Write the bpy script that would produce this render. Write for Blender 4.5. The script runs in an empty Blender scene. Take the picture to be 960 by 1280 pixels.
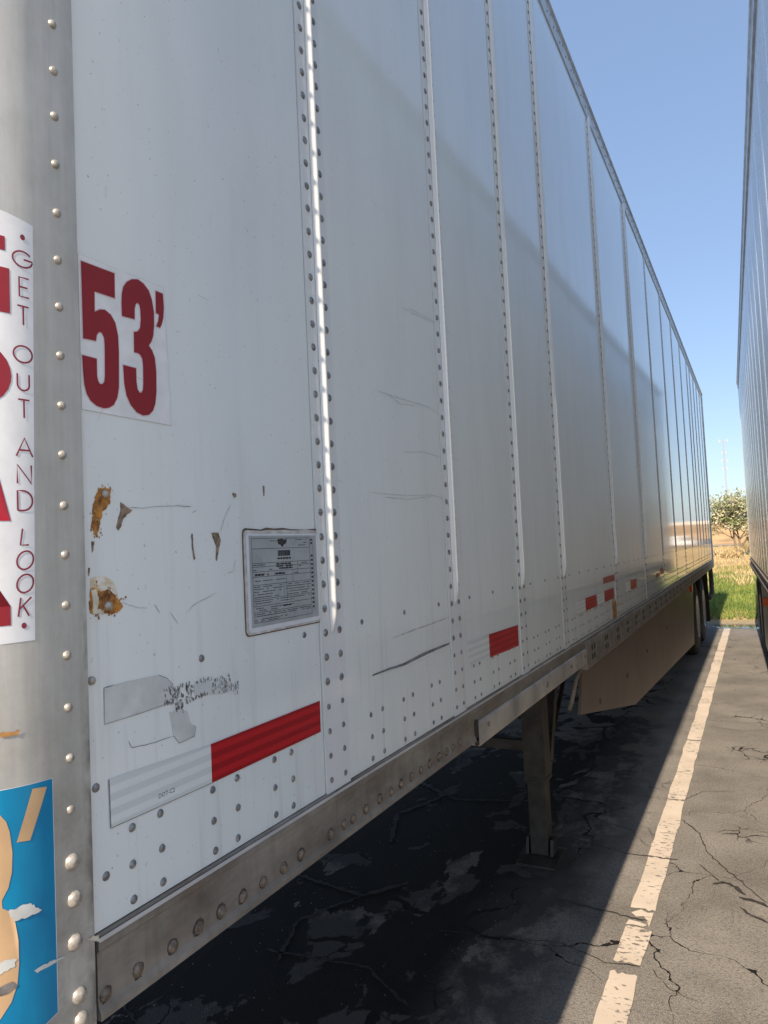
import bpy, bmesh, math, random
import numpy as np
from mathutils import Vector, Matrix
R = math.radians
random.seed(7); RNG = np.random.default_rng(7)
scn = bpy.context.scene
C = scn.collection

# ------------------------------------------------------------------ camera, sky, sun, exposure
CAM_H = 1.6126
FOC = 902.6
cam = bpy.data.cameras.new('camera'); co = bpy.data.objects.new('camera', cam); C.objects.link(co)
cam.sensor_fit = 'VERTICAL'; cam.sensor_height = 36; cam.lens = FOC/1280*36
cam.clip_start = .02; cam.clip_end = 6000
rt = Vector((.887833, .457768, -.046914)); fw = Vector((-.455453, .888716, .052411)); fw.normalize()
up = rt.cross(fw).normalized(); rt = fw.cross(up).normalized()
M4 = Matrix(((rt.x, up.x, -fw.x, 0), (rt.y, up.y, -fw.y, 0), (rt.z, up.z, -fw.z, CAM_H), (0, 0, 0, 1)))
co.matrix_world = M4
scn.camera = co

SUN_EL, SUN_AZ = 38.0, 0.12          # the sun stands behind the camera, almost exactly in the plane of the trailer's side
SD = Vector((math.sin(R(SUN_AZ))*math.cos(R(SUN_EL)), math.cos(R(SUN_AZ))*math.cos(R(SUN_EL)), -math.sin(R(SUN_EL))))
w = bpy.data.worlds.new('World'); scn.world = w; w.use_nodes = True
nt = w.node_tree; nt.nodes.clear()
sky = nt.nodes.new('ShaderNodeTexSky'); sky.sky_type = 'NISHITA'; sky.sun_disc = False
sky.sun_elevation = R(SUN_EL); sky.sun_rotation = R(180+SUN_AZ)
sky.air_density = 1.0; sky.dust_density = .8; sky.ozone_density = 1.6
bgn = nt.nodes.new('ShaderNodeBackground'); bgn.inputs[1].default_value = .15
wo = nt.nodes.new('ShaderNodeOutputWorld')
# thin even haze plus constant light added over the whole sky, zenith too: a flatter, paler version of the clear-air gradient
va = nt.nodes.new('ShaderNodeVectorMath'); va.operation = 'MULTIPLY_ADD'; va.inputs[1].default_value = (.36, .36, .36); va.inputs[2].default_value = (.66, .93, 1.48)
nt.links.new(sky.outputs[0], va.inputs[0]); nt.links.new(va.outputs[0], bgn.inputs[0]); nt.links.new(bgn.outputs[0], wo.inputs[0])
sl = bpy.data.lights.new('sun', 'SUN'); so = bpy.data.objects.new('sun', sl); C.objects.link(so)
sl.energy = 4.2; sl.angle = R(.5); sl.color = (1, .83, .64)
so.rotation_euler = SD.to_track_quat('-Z', 'Y').to_euler(); so.location = (0, -5, 12)
scn.view_settings.view_transform = 'Standard'; scn.view_settings.look = 'None'
scn.view_settings.exposure = .88; scn.view_settings.gamma = 1
scn.render.engine = 'CYCLES'

D = {
 'five': [[0.6009,1.9788],[0.6521,1.9799],[0.6516,1.9476],[0.6198,1.9468],[0.6193,1.9211],[0.6274,1.9263],[0.6352,1.928],[0.6445,1.9242],[0.6512,1.9157],[0.6551,1.8999],[0.6557,1.8794],[0.6541,1.8328],[0.651,1.8195],[0.6453,1.8097],[0.6373,1.8047],[0.6295,1.8029],[0.6189,1.8043],[0.6101,1.809],[0.6045,1.8166],[0.6013,1.8282],[0.6,1.8425],[0.5992,1.863],[0.6205,1.8628],[0.6204,1.8416],[0.6217,1.8357],[0.6243,1.8324],[0.6283,1.8327],[0.6315,1.8363],[0.6327,1.844],[0.6336,1.882],[0.633,1.892],[0.6295,1.8974],[0.6255,1.8977],[0.6217,1.893],[0.62,1.885],[0.6013,1.8837]],
 'three': [[0.6627,1.9278],[0.6626,1.9435],[0.6634,1.9568],[0.6664,1.9669],[0.6723,1.9753],[0.681,1.9815],[0.6914,1.9846],[0.7018,1.9819],[0.7105,1.975],[0.7155,1.9641],[0.7185,1.9484],[0.718,1.9291],[0.716,1.9149],[0.712,1.9057],[0.7075,1.8997],[0.7134,1.8937],[0.7177,1.8852],[0.7195,1.8664],[0.7187,1.839],[0.7159,1.8222],[0.7111,1.812],[0.7037,1.8056],[0.6938,1.8033],[0.6829,1.8059],[0.6731,1.8141],[0.6668,1.8248],[0.6634,1.8397],[0.6623,1.864],[0.6838,1.864],[0.6838,1.8461],[0.6851,1.8371],[0.6881,1.8331],[0.6919,1.833],[0.6948,1.8375],[0.6958,1.8457],[0.6964,1.8698],[0.6954,1.879],[0.6921,1.8836],[0.6876,1.885],[0.6815,1.8847],[0.6821,1.9118],[0.6887,1.914],[0.6931,1.92],[0.6946,1.9311],[0.6944,1.9445],[0.6929,1.9508],[0.6895,1.9528],[0.6863,1.9497],[0.6843,1.943],[0.6838,1.929]],
 'prime': [[0.723,1.9788],[0.7364,1.9786],[0.7375,1.9593],[0.7357,1.9448],[0.7327,1.9356],[0.7291,1.9292],[0.7225,1.9297],[0.7265,1.9382],[0.7283,1.947],[0.7225,1.9482]],
 'rust1': [[0.618,1.7025],[0.6278,1.7048],[0.6379,1.7036],[0.6366,1.6924],[0.6316,1.6811],[0.6244,1.676],[0.6204,1.6649],[0.6179,1.654],[0.6138,1.6439],[0.611,1.6504],[0.6068,1.6563],[0.6086,1.6672],[0.6096,1.6792],[0.6138,1.6902]],
 'rust2': [[0.603,1.5828],[0.6089,1.5836],[0.6176,1.5782],[0.6297,1.5809],[0.6402,1.5728],[0.6447,1.5651],[0.6508,1.5609],[0.649,1.5549],[0.6426,1.5506],[0.6287,1.5512],[0.6137,1.5518],[0.6036,1.5537],[0.601,1.5629]],
 'rust_halo': [[0.6043,1.5957],[0.6123,1.5976],[0.6242,1.597],[0.6362,1.5903],[0.6421,1.5813],[0.6447,1.5651],[0.6296,1.5773],[0.6088,1.5807],[0.6036,1.5811]],
 'cream': [[0.603,1.5828],[0.6112,1.5815],[0.6143,1.5689],[0.6119,1.5584],[0.6213,1.5558],[0.6212,1.551],[0.605,1.5536],[0.6059,1.5625]],
 'chip1': [[0.6522,1.688],[0.6649,1.6809],[0.6714,1.678],[0.6613,1.6719],[0.6552,1.6655],[0.652,1.6567],[0.6477,1.6524],[0.6447,1.6554],[0.6483,1.6679],[0.6517,1.6754]],
 'chip2': [[0.6063,1.6389],[0.6106,1.6389],[0.6091,1.6288],[0.6067,1.626]],
 'chip3': [[0.6009,1.6077],[0.603,1.6076],[0.6021,1.5982],[0.6001,1.5995]],
 'chip4': [[0.7782,1.6476],[0.7811,1.6482],[0.781,1.6307],[0.7846,1.6124],[0.7817,1.611],[0.7785,1.628]],
 'chip5': [[0.8202,1.649],[0.8356,1.6499],[0.8404,1.6386],[0.8351,1.6239],[0.8303,1.6079],[0.8282,1.6095],[0.8301,1.6299],[0.8241,1.6403]],
 'chip6': [[0.871,1.71],[0.8795,1.7095],[0.8802,1.7043],[0.8744,1.7025]],
 'chip7': [[0.9482,1.7251],[0.9525,1.7254],[0.9514,1.709],[0.9488,1.7096]],
 'grayA': [[0.6189,1.4637],[0.6273,1.464],[0.657,1.4651],[0.7076,1.4637],[0.7217,1.4573],[0.7323,1.4475],[0.7338,1.4393],[0.7312,1.424],[0.675,1.4218],[0.6183,1.4209]],
 'grayB': [[0.7258,1.412],[0.7583,1.4067],[0.7652,1.3872],[0.774,1.3826],[0.7712,1.3694],[0.7412,1.3674],[0.7317,1.3792]],
 'grayC': [[0.773,1.44],[0.8086,1.4383],[0.8104,1.418],[0.7749,1.4232]],
 'grayD': [[0.8142,1.4361],[0.8348,1.4401],[0.849,1.424],[0.8472,1.4146],[0.8161,1.4169]],
 'lines': [[[0.6649,1.6814],[0.6919,1.6817],[0.7204,1.6847],[0.7427,1.6859],[0.7602,1.6879],[0.778,1.6857]],[[0.7504,1.6867],[0.766,1.6853],[0.7801,1.6872]],[[0.7816,1.6773],[0.79,1.6818]],[[0.6509,1.5634],[0.6604,1.5588],[0.6767,1.5536],[0.6919,1.5527]],[[0.7043,1.5557],[0.7144,1.5422]],[[0.7327,1.543],[0.7463,1.5255]],[[0.6543,1.3925],[0.6591,1.3835],[0.6891,1.3797],[0.7317,1.3792]],[[0.8677,1.6931],[0.8503,1.6715],[0.8401,1.6505]],[[0.8724,1.608],[0.8667,1.5916],[0.8526,1.5884]],[[0.7631,1.5373],[0.7754,1.5472],[0.8047,1.5559],[0.8265,1.5615]],[[1.2885,1.3627],[1.369,1.3633],[1.4371,1.3617],[1.5454,1.3688],[1.6999,1.3711]],[[1.3849,1.4242],[1.5079,1.4288],[1.7153,1.4346]],[[1.3072,1.7333],[1.4177,1.7336],[1.5218,1.7356],[1.6394,1.7425],[1.7157,1.7357]],[[1.3785,1.7261],[1.4777,1.725],[1.5433,1.7295],[1.6391,1.74]],[[1.5174,2.1785],[1.5967,2.1834],[1.7093,2.1929]],[[1.5515,2.1881],[1.6216,2.1927],[1.7227,2.1949]],[[1.7766,2.1915],[1.8404,2.1865]],[[1.3646,1.9563],[1.4413,1.9562],[1.5477,1.9599],[1.6422,1.9627],[1.7177,1.952]],[[1.4024,1.9585],[1.481,1.9445],[1.5697,1.9538]],[[1.7739,1.9644],[1.8454,1.9584]],[[1.4792,1.8335],[1.6036,1.8459],[1.7165,1.8416]],[[1.7722,1.8494],[1.8366,1.8445]]],
 'dent': [[1.2885,1.3619],[1.3691,1.3642],[1.4323,1.3637],[1.5456,1.3702],[1.7001,1.3725],[1.7033,1.3671],[1.5561,1.3626],[1.4416,1.3566],[1.3687,1.36]],
 'smear': [[[0.7273,1.4117],[0.734,1.4313],[0.741,1.4413],[0.7496,1.4407],[0.7477,1.4215],[0.7382,1.4128]],[[0.757,1.4357],[0.7703,1.4386],[0.7644,1.4253],[0.7577,1.4158]],[[0.852,1.4234],[0.8609,1.4186],[0.8666,1.4096],[0.8556,1.411]],[[0.7204,1.434],[0.7254,1.4365],[0.7238,1.4211],[0.7189,1.4204]]],
 'bolts': [[0.6074,1.1135],[0.6566,1.1146],[0.7157,1.1117],[0.7653,1.1125],[0.8107,1.1127],[0.8593,1.1119],[0.9078,1.1137],[0.9611,1.1122],[1.0105,1.1149],[1.1047,1.112],[1.1519,1.115],[1.1836,1.1121],[1.234,1.1125],[1.2922,1.1137],[1.3426,1.1124],[1.3899,1.1141],[1.4396,1.1139],[1.4921,1.1116],[1.5402,1.1135],[1.5957,1.1142],[1.6428,1.1133],[1.6843,1.1134],[1.732,1.1145]],
 'tapes': [[[3.3161,1.3586],[3.5978,1.3459],[3.5814,1.2943],[3.3115,1.2989]],[[3.1391,1.3512],[3.3148,1.3542],[3.2983,1.2975],[3.1242,1.2972]],[[3.7816,1.3521],[4.0586,1.3484],[4.0396,1.2959],[3.7898,1.2957]],[[3.7773,1.4202],[4.1477,1.4196],[4.1349,1.385],[3.7667,1.3885]],[[3.9848,1.2791],[4.1397,1.2769],[4.1372,1.1839],[3.9827,1.1893]],[[4.6352,1.3556],[4.899,1.349],[4.874,1.2928],[4.6302,1.3058]],[[3.5978,1.3459],[3.7687,1.346],[3.7634,1.298],[3.5973,1.2977]]],
 'goalbox': [[[0.5067,1.9594],[0.529,1.9412]],[[0.5133,1.9298],[0.5243,1.9079]],[[0.5121,1.8977],[0.5225,1.8763]],[[0.5056,1.8533],[0.5265,1.8345]],[[0.5092,1.8222],[0.5223,1.8036]],[[0.5108,1.7939],[0.5211,1.7734]],[[0.5065,1.7518],[0.5246,1.7313]],[[0.5071,1.7225],[0.5226,1.7018]],[[0.5069,1.6944],[0.5232,1.6726]],[[0.5102,1.6535],[0.5194,1.6355]],[[0.505,1.6294],[0.5227,1.6094]],[[0.5045,1.6045],[0.5221,1.5847]],[[0.5067,1.5799],[0.5181,1.5596]]],
 'dots': [[0.5182,1.9755],[0.511,1.5502]],
 'big': [[[0.4992,1.9718],[0.4989,1.9562]],[[0.5034,1.936],[0.5024,1.887]],[[0.5028,1.8515],[0.5013,1.7836]],[[0.4908,1.6968],[0.4992,1.6626]],[[0.4977,1.5716],[0.4973,1.5523]]],
 'blue': [[0.4844,1.3854],[0.5402,1.3813],[0.5406,1.1358],[0.5222,1.132]],
 'tick': [[0.5163,1.3779],[0.5331,1.3753],[0.5127,1.3258],[0.4989,1.3282]],
 'bowl': [[0.4839,1.3598],[0.4893,1.3519],[0.4924,1.3407],[0.4946,1.3197],[0.4937,1.2999],[0.4901,1.2854],[0.4839,1.2751],[0.4842,1.2671],[0.4896,1.2627],[0.496,1.2487],[0.4989,1.2293],[0.4989,1.2053],[0.4969,1.1865],[0.491,1.1719],[0.4798,1.1588]],
 'scr': [[[0.4896,1.2627],[0.4997,1.2631],[0.5112,1.2621],[0.5158,1.257],[0.5239,1.2502],[0.5086,1.249],[0.4949,1.2503]],[[0.513,1.1919],[0.5261,1.1933],[0.5359,1.1925],[0.5508,1.1881],[0.5382,1.1882],[0.5165,1.1885]],[[0.5798,1.192],[0.5881,1.1925],[0.5964,1.1896],[0.5961,1.1819]],[[0.4856,1.4431],[0.4945,1.4423],[0.5048,1.4419],[0.5024,1.4379],[0.4944,1.4374],[0.4855,1.438]]],
 'cracksR': [[[-0.36,3.905],[-0.311,3.83],[-0.255,3.74],[-0.221,3.732]],[[-0.287,3.696],[-0.238,3.736],[-0.187,3.703],[-0.146,3.638]],[[-0.169,3.609],[-0.106,3.595],[-0.06,3.557]],[[-0.167,3.514],[-0.121,3.459],[-0.062,3.413]],[[-0.452,2.899],[-0.393,2.804],[-0.291,2.76]],[[-0.481,4.472],[-0.376,4.297],[-0.333,4.065],[-0.225,3.863],[-0.059,3.594]]],
}

# ------------------------------------------------------------------ node helper and materials
class NT:
    def __init__(s, name):
        s.m = bpy.data.materials.new(name); s.m.use_nodes = True; s.t = s.m.node_tree
        s.b = s.t.nodes['Principled BSDF']
        s.pos = s.t.nodes.new('ShaderNodeNewGeometry').outputs['Position']
    def n(s, k, ins=None, **a):
        nd = s.t.nodes.new(k)
        for q, v in a.items(): setattr(nd, q, v)
        for q, v in (ins or {}).items(): s.put(nd.inputs[q], v)
        return nd
    def put(s, sock, v):
        if isinstance(v, bpy.types.NodeSocket): s.t.links.new(v, sock)
        elif isinstance(v, (tuple, list)) and len(v) == 3 and sock.type == 'RGBA': sock.default_value = (*v, 1)
        else: sock.default_value = v
    def map(s, sc=(1, 1, 1), lo=(0, 0, 0), v=None):
        return s.n('ShaderNodeMapping', {0: v or s.pos, 1: lo, 3: sc}).outputs[0]
    def noise(s, scale, v=None, detail=4, rough=.55, dist=0):
        return s.n('ShaderNodeTexNoise', {'Vector': v or s.pos, 'Scale': scale, 'Detail': detail, 'Roughness': rough, 'Distortion': dist}).outputs[0]
    def ramp(s, f, a, b, lo=0., hi=1.):
        return s.n('ShaderNodeMapRange', {0: f, 1: a, 2: b, 3: lo, 4: hi}).outputs[0]
    def math(s, op, a, b=0., c=0.):
        return s.n('ShaderNodeMath', {0: a, 1: b, 2: c}, operation=op).outputs[0]
    def mix(s, f, a, b):
        nd = s.n('ShaderNodeMix', data_type='RGBA')
        s.put(nd.inputs[0], f); s.put(nd.inputs[6], a); s.put(nd.inputs[7], b)
        return nd.outputs[2]
    def xyz(s, v=None):
        return s.n('ShaderNodeSeparateXYZ', {0: v or s.pos}).outputs
    def bump(s, h, strength=.3, dist=.01, normal=None):
        i = {'Height': h, 'Strength': strength, 'Distance': dist}
        if normal: i['Normal'] = normal
        return s.n('ShaderNodeBump', i).outputs[0]
    def set(s, **k):
        for q, v in k.items(): s.put(s.b.inputs[q.replace('_', ' ')], v)
        return s.m

def plain(name, col, rough=.5, metal=0., var=.12, scale=30, bump=0.):
    t = NT(name)
    f = t.noise(scale, detail=5)
    dark = tuple(c*(1-var*1.6) for c in col); lite = tuple(min(1, c*(1+var)) for c in col)
    k = dict(Base_Color=t.mix(t.ramp(f, .3, .7), dark, lite), Roughness=rough, Metallic=metal)
    if bump: k['Normal'] = t.bump(f, bump, .002)
    return t.set(**k)

MAT = {}
def make_mats():
    # white painted sheet
    for nm, col, wave, grime in (('white_paint', (.86, .90, .875), .7, .4), ('rib_paint', (.83, .85, .83), .2, .4), ('white_paint_plain', (.80, .81, .81), .5, .4)):
        t = NT(nm)
        big = t.noise(1.1, v=t.map((1, 1, .45)), detail=3)
        mid = t.noise(7, v=t.map((1, 1, .25)), detail=6)
        spk = t.noise(160, detail=2)
        z = t.xyz()[2]
        low = t.ramp(z, 1.75, 1.15, 0, .3*grime+.1)
        d = t.math('MULTIPLY', t.math('ADD', t.ramp(mid, .45, .8), low), .35*grime)
        c = t.mix(d, col, (.42, .41, .37))
        run = t.noise(34, v=t.map((1, 1, .045)), detail=4, rough=.7)
        c = t.mix(t.math('MULTIPLY', t.ramp(run, .54, .72), t.ramp(z, 1.9, 1.25, .05, .34)), c, (.46, .44, .39))
        c = t.mix(t.ramp(spk, .70, .76, 0, .5), c, (.25, .24, .22))
        n1 = t.bump(big, .5*wave, .004)
        n2 = n1
        MAT[nm] = t.set(Base_Color=c, Roughness=t.ramp(mid, .3, .8, .045, .11) if nm != 'white_paint_plain' else t.ramp(mid, .3, .8, .22, .34), Normal=n2, IOR=1.5)
    # bare aluminium corner post
    t = NT('bare_aluminium')
    st = t.noise(9, v=t.map((6, 6, .35)), detail=7, rough=.65); bl = t.noise(14, detail=6, rough=.7)
    zz = t.xyz(); low = t.ramp(zz[2], 1.55, 1.1, 0, .7)
    edge = t.ramp(zz[1], .578, .594, 0, 1)
    gr = t.math('MULTIPLY', edge, t.ramp(t.noise(60, v=t.map((1, 1, .5)), detail=4), .38, .6))
    gr = t.math('MULTIPLY', gr, t.ramp(zz[2], 1.7, 1.4, .15, .8))
    c = t.mix(t.ramp(st, .3, .75), (.50, .51, .48), (.66, .66, .63))
    c = t.mix(t.math('MULTIPLY', t.ramp(bl, .36, .66), t.math('ADD', low, .22)), c, (.30, .28, .24))
    c = t.mix(gr, c, (.10, .09, .08))
    c = t.mix(t.ramp(t.noise(90, v=t.map((1,1,.12)), detail=3), .66, .72, 0, .5), c, (.6, .6, .58))
    MAT['bare_aluminium'] = t.set(Base_Color=c, Metallic=.45, Roughness=t.ramp(bl, .2, .8, .42, .62), Normal=t.bump(t.noise(4, detail=3), .3, .004))
    # dirty side rail
    t = NT('side_rail_metal')
    st = t.noise(16, v=t.map((1, .35, 1)), detail=7, rough=.68); st2 = t.noise(40, v=t.map((1, 1, .12)), detail=4)
    c = t.mix(t.ramp(st, .3, .72), (.14, .12, .098), (.34, .31, .265))
    c = t.mix(t.ramp(st2, .5, .8, 0, .55), c, (.12, .095, .07))
    c = t.mix(t.ramp(t.noise(5, detail=5), .58, .72, 0, .35), c, (.22, .12, .06))
    MAT['side_rail_metal'] = t.set(Base_Color=c, Metallic=.12, Roughness=.6, Normal=t.bump(st, .3, .002))
    MAT['cover_metal'] = plain('cover_metal', (.46, .42, .37), .55, .1, .25, 9)
    MAT['rivet_metal'] = plain('rivet_metal', (.30, .30, .30), .42, .55, .35, 150)
    MAT['rivet_bright'] = plain('rivet_bright', (.44, .41, .36), .45, .4, .25, 200)
    MAT['bolt_metal'] = plain('bolt_metal', (.20, .16, .12), .55, .3, .4, 140)
    MAT['top_rail_metal'] = plain('top_rail_metal', (.62, .62, .62), .5, .3, .15, 12)
    MAT['dark_gap'] = plain('dark_gap', (.05, .04, .032), .9)
    MAT['gap_rust'] = plain('gap_rust', (.11, .075, .05), .9, 0, .5, 60)
    MAT['steel_dark'] = plain('steel_dark', (.10, .085, .07), .65, .1, .4, 14, .3)
    MAT['leg_paint'] = plain('leg_paint', (.042, .038, .033), .6, .1, .4, 12, .3)
    MAT['roof'] = plain('roof', (.55, .55, .55), .5, .2)
    t = NT('tyre_rubber'); MAT['tyre_rubber'] = t.set(Base_Color=t.mix(t.ramp(t.noise(12), .4, .7), (.02, .02, .02), (.05, .045, .04)), Roughness=.85)
    MAT['rim_metal'] = plain('rim_metal', (.55, .55, .54), .45, .4)
    t = NT('skirt_panel')
    st = t.noise(3.2, v=t.map((1, .6, 1)), detail=6, rough=.6)
    c = t.mix(t.ramp(st, .3, .75), (.115, .08, .058), (.20, .145, .11))
    c = t.mix(t.ramp(t.noise(9, detail=6), .56, .7, 0, .5), c, (.09, .07, .055))
    MAT['skirt_panel'] = t.set(Base_Color=c, Roughness=.42, Normal=t.bump(t.noise(2, detail=2), .4, .01))
    MAT['skirt_light'] = plain('skirt_light', (.50, .50, .48), .5, 0, .15, 5)
    # print and stickers
    def flat(n, col, r=.35, v=.05, sc=40): MAT[n] = plain(n, col, r, 0, v, sc)
    flat('red_print', (.29, .012, .022)); flat('maroon_print', (.24, .012, .045)); flat('vinyl_white', (.76, .79, .82), .3)
    flat('decal_backing', (.86, .87, .86), .15); flat('halo_print', (.72, .62, .63))
    flat('tan_print', (.60, .40, .22), .4, .12, 12); flat('black_print', (.03, .03, .035)); flat('sheet_gray', (.42, .45, .45), .4, .1, 25)
    flat('sealant', (.60, .58, .54), .6, .2, 60); flat('sealant_edge', (.16, .11, .075), .8, .4, 80)
    flat('peel_gray', (.64, .665, .64), .6, .12, 25); flat('peel_edge', (.62, .64, .65), .5)
    flat('scratch_pale', (.52, .54, .52), .6, .4, 60); flat('scratch_dark', (.22, .21, .20), .7, .4, 90)
    flat('cream_putty', (.70, .66, .52), .5, .15, 70); flat('stain_brown', (.085, .066, .05), .8, .4, 80); flat('rust_dull', (.30, .22, .15), .7, .5, 130); flat('orange_lamp', (.95, .17, .02), .3); flat('red_lamp', (.5, .01, .01), .25)
    flat('worn_red', (.46, .10, .06), .45, .3, 30); flat('rust_orange', (.50, .26, .08), .6, .4, 30)
    t = NT('blue_vinyl')
    c = t.mix(t.ramp(t.noise(30, v=t.map((1, 1, .4)), detail=5), .3, .75), (.0, .19, .40), (.0, .27, .50))
    MAT['blue_vinyl'] = t.set(Base_Color=c, Roughness=.32)
    t = NT('halo_stain'); MAT['halo_stain'] = t.set(Base_Color=t.mix(t.ramp(t.noise(70, detail=5), .38, .66), (.84, .83, .76), (.62, .44, .20)), Roughness=.4)
    t = NT('rust')
    a = t.noise(55, detail=6, rough=.7); b = t.noise(140, detail=4)
    c = t.mix(t.ramp(a, .38, .62), (.13, .045, .015), (.60, .27, .05)); c = t.mix(t.ramp(b, .6, .75), c, (.62, .42, .18))
    MAT['rust'] = t.set(Base_Color=c, Roughness=.8, Normal=t.bump(a, .6, .002))
    for nm, ca, cb in (('tape_red', (.36, .006, .012), (.56, .012, .02)), ('tape_white', (.68, .72, .70), (.82, .855, .84))):
        t = NT(nm); z = t.xyz()[2]
        s = t.math('SINE', t.math('MULTIPLY', z, 2*math.pi/.0176))
        h = t.n('ShaderNodeTexVoronoi', {'Vector': t.pos, 'Scale': 260.}).outputs[0]
        c = t.mix(t.ramp(s, -.35, .35), ca, cb)
        c = t.mix(t.ramp(h, .2, .6, 0, .18), c, ca)
        MAT[nm] = t.set(Base_Color=c, Roughness=.35)
    # asphalt
    t = NT('asphalt')
    p = t.xyz()
    agg = t.n('ShaderNodeTexVoronoi', {'Vector': t.pos, 'Scale': 170.}).outputs[0]
    fine = t.noise(240, detail=3); mid = t.noise(2.2, detail=7, rough=.62); big = t.noise(.35, detail=4); str_ = t.noise(1.6, v=t.map((1, 3.2, 1)), detail=8, rough=.7)
    c = t.mix(t.ramp(mid, .36, .64), (.125, .118, .108), (.245, .23, .21))
    c = t.mix(t.ramp(str_, .42, .68, 0, .55), c, (.19, .178, .16))
    c = t.mix(t.ramp(fine, .50, .64, 0, .8), c, (.38, .355, .32))
    c = t.mix(t.ramp(t.noise(75, detail=5, rough=.75), .50, .62, 0, .65), c, (.085, .078, .07))
    c = t.mix(t.ramp(agg, .0, .25, .45, 0), c, (.055, .05, .048))
    # scattered loose colours: sand, flakes
    c = t.mix(t.ramp(t.noise(9, detail=8, rough=.8), .60, .66, 0, .35), c, (.33, .30, .26))
    c = t.mix(t.ramp(t.noise(3.1, v=t.map(lo=(7, 3, 0)), detail=9, rough=.8), .60, .66, 0, .5), c, (.06, .055, .05))
    # cracks
    wv = t.n('ShaderNodeVectorMath', {0: t.pos, 1: t.n('ShaderNodeVectorMath', {0: t.n('ShaderNodeTexNoise', {'Vector': t.pos, 'Scale': 2.6, 'Detail': 5.}).outputs[1], 1: (.45, .45, 0)}, operation='MULTIPLY').outputs[0]}, operation='ADD').outputs[0]
    cr = t.n('ShaderNodeTexVoronoi', {'Vector': t.n('ShaderNodeMapping', {0: wv, 3: (1, .8, 0)}).outputs[0], 'Scale': 1.5}, feature='DISTANCE_TO_EDGE').outputs[0]
    cr2 = t.n('ShaderNodeTexVoronoi', {'Vector': t.n('ShaderNodeMapping', {0: wv, 3: (1.2, 1, 0)}).outputs[0], 'Scale': 6.}, feature='DISTANCE_TO_EDGE').outputs[0]
    under = t.ramp(p[0], -.9, -1.25, 0, 1)
    wid = t.math('MULTIPLY', t.ramp(t.noise(1.3, detail=3), .42, .56), t.ramp(under, 0, 1, .0028, .030))
    crm = t.math('LESS_THAN', cr, wid)
    crm2 = t.math('MULTIPLY', t.math('LESS_THAN', cr2, .028), t.ramp(t.noise(.9, v=t.map(lo=(3, 1, 0)), detail=2), .60, .64))
    ck = t.math('MAXIMUM', crm, crm2)
    # oil stains under the trailer, with painted shade around them
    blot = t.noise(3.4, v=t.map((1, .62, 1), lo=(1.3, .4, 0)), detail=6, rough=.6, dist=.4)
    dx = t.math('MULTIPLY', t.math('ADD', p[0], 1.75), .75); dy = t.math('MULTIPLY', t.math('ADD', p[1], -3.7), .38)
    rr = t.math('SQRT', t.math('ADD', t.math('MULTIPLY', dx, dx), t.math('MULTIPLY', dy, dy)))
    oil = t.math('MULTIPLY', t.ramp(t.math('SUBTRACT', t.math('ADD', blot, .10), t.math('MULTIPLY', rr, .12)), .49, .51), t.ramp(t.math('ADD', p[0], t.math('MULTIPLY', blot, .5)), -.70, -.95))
    shade_tone = t.noise(2.1, v=t.map((1, .7, 1), lo=(8, 2, 0)), detail=7, rough=.68)
    c = t.mix(t.math('MULTIPLY', t.ramp(t.math('SUBTRACT', t.math('ADD', shade_tone, .14), t.math('MULTIPLY', rr, .13)), .48, .55), t.ramp(t.math('ADD', p[0], t.math('MULTIPLY', shade_tone, .9)), -.22, -.42)), c, (.078, .075, .073))  # shade beside and under the trailer painted in, broken up like stains
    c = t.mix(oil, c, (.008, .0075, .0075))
    c = t.mix(ck, c, (.010, .009, .008))
    hgt = t.math('ADD', t.math('MULTIPLY', fine, .4), t.math('ADD', t.math('MULTIPLY', agg, .5), t.math('MULTIPLY', ck, -3.)))
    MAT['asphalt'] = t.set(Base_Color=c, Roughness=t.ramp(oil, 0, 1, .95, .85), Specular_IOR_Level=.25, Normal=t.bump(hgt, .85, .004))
    t = NT('line_paint')
    a = t.noise(26, v=t.map((1, 1.9, 1)), detail=7, rough=.72); b = t.noise(3.2, detail=3)
    k = t.math('ADD', t.math('MULTIPLY', a, .72), t.math('MULTIPLY', b, .28))
    wear = t.ramp(k, .565, .58)
    wear2 = t.math('MAXIMUM', wear, t.ramp(t.noise(30, v=t.map((1, 2.6, 1), lo=(4, 1, 0)), detail=4, rough=.8), .63, .66))
    wear2 = t.math('MULTIPLY', wear2, t.ramp(b, .4, .5, .3, 1))
    c = t.mix(t.ramp(t.noise(5, detail=6), .3, .7), (.52, .45, .37), (.64, .56, .47))
    c = t.mix(wear2, c, (.17, .155, .14))
    MAT['line_paint'] = t.set(Base_Color=c, Roughness=.75, Normal=t.bump(wear2, -.4, .003))
    t = NT('tar'); MAT['tar'] = t.set(Base_Color=t.mix(t.ramp(t.noise(30), .3, .7), (.018, .016, .015), (.05, .045, .04)), Roughness=.8)
    # verge, field, embankment
    t = NT('field_soil')
    p = t.xyz(); a = t.noise(.9, detail=7, rough=.65); b = t.noise(.12, v=t.map((1, .5, 1)), detail=5)
    g = t.mix(t.ramp(a, .35, .65), (.07, .12, .02), (.15, .19, .04))
    d = t.mix(t.ramp(a, .3, .7), (.36, .25, .12), (.50, .38, .20))
    f = t.math('ADD', t.ramp(p[1], 19, 33, 0, 1), t.ramp(b, .3, .7, -.3, .3))
    c = t.mix(f, g, d)
    c = t.mix(t.ramp(p[1], 14.95, 14.6, 0, .8), c, (.33, .25, .16))
    MAT['field_soil'] = t.set(Base_Color=c, Roughness=.95, Normal=t.bump(t.noise(6, detail=6), .8, .08))
    t = NT('green_grass'); MAT['green_grass'] = t.set(Base_Color=t.mix(t.ramp(t.noise(1.6, detail=5), .35, .65), (.085, .15, .02), (.23, .27, .05)), Roughness=.7)
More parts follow.
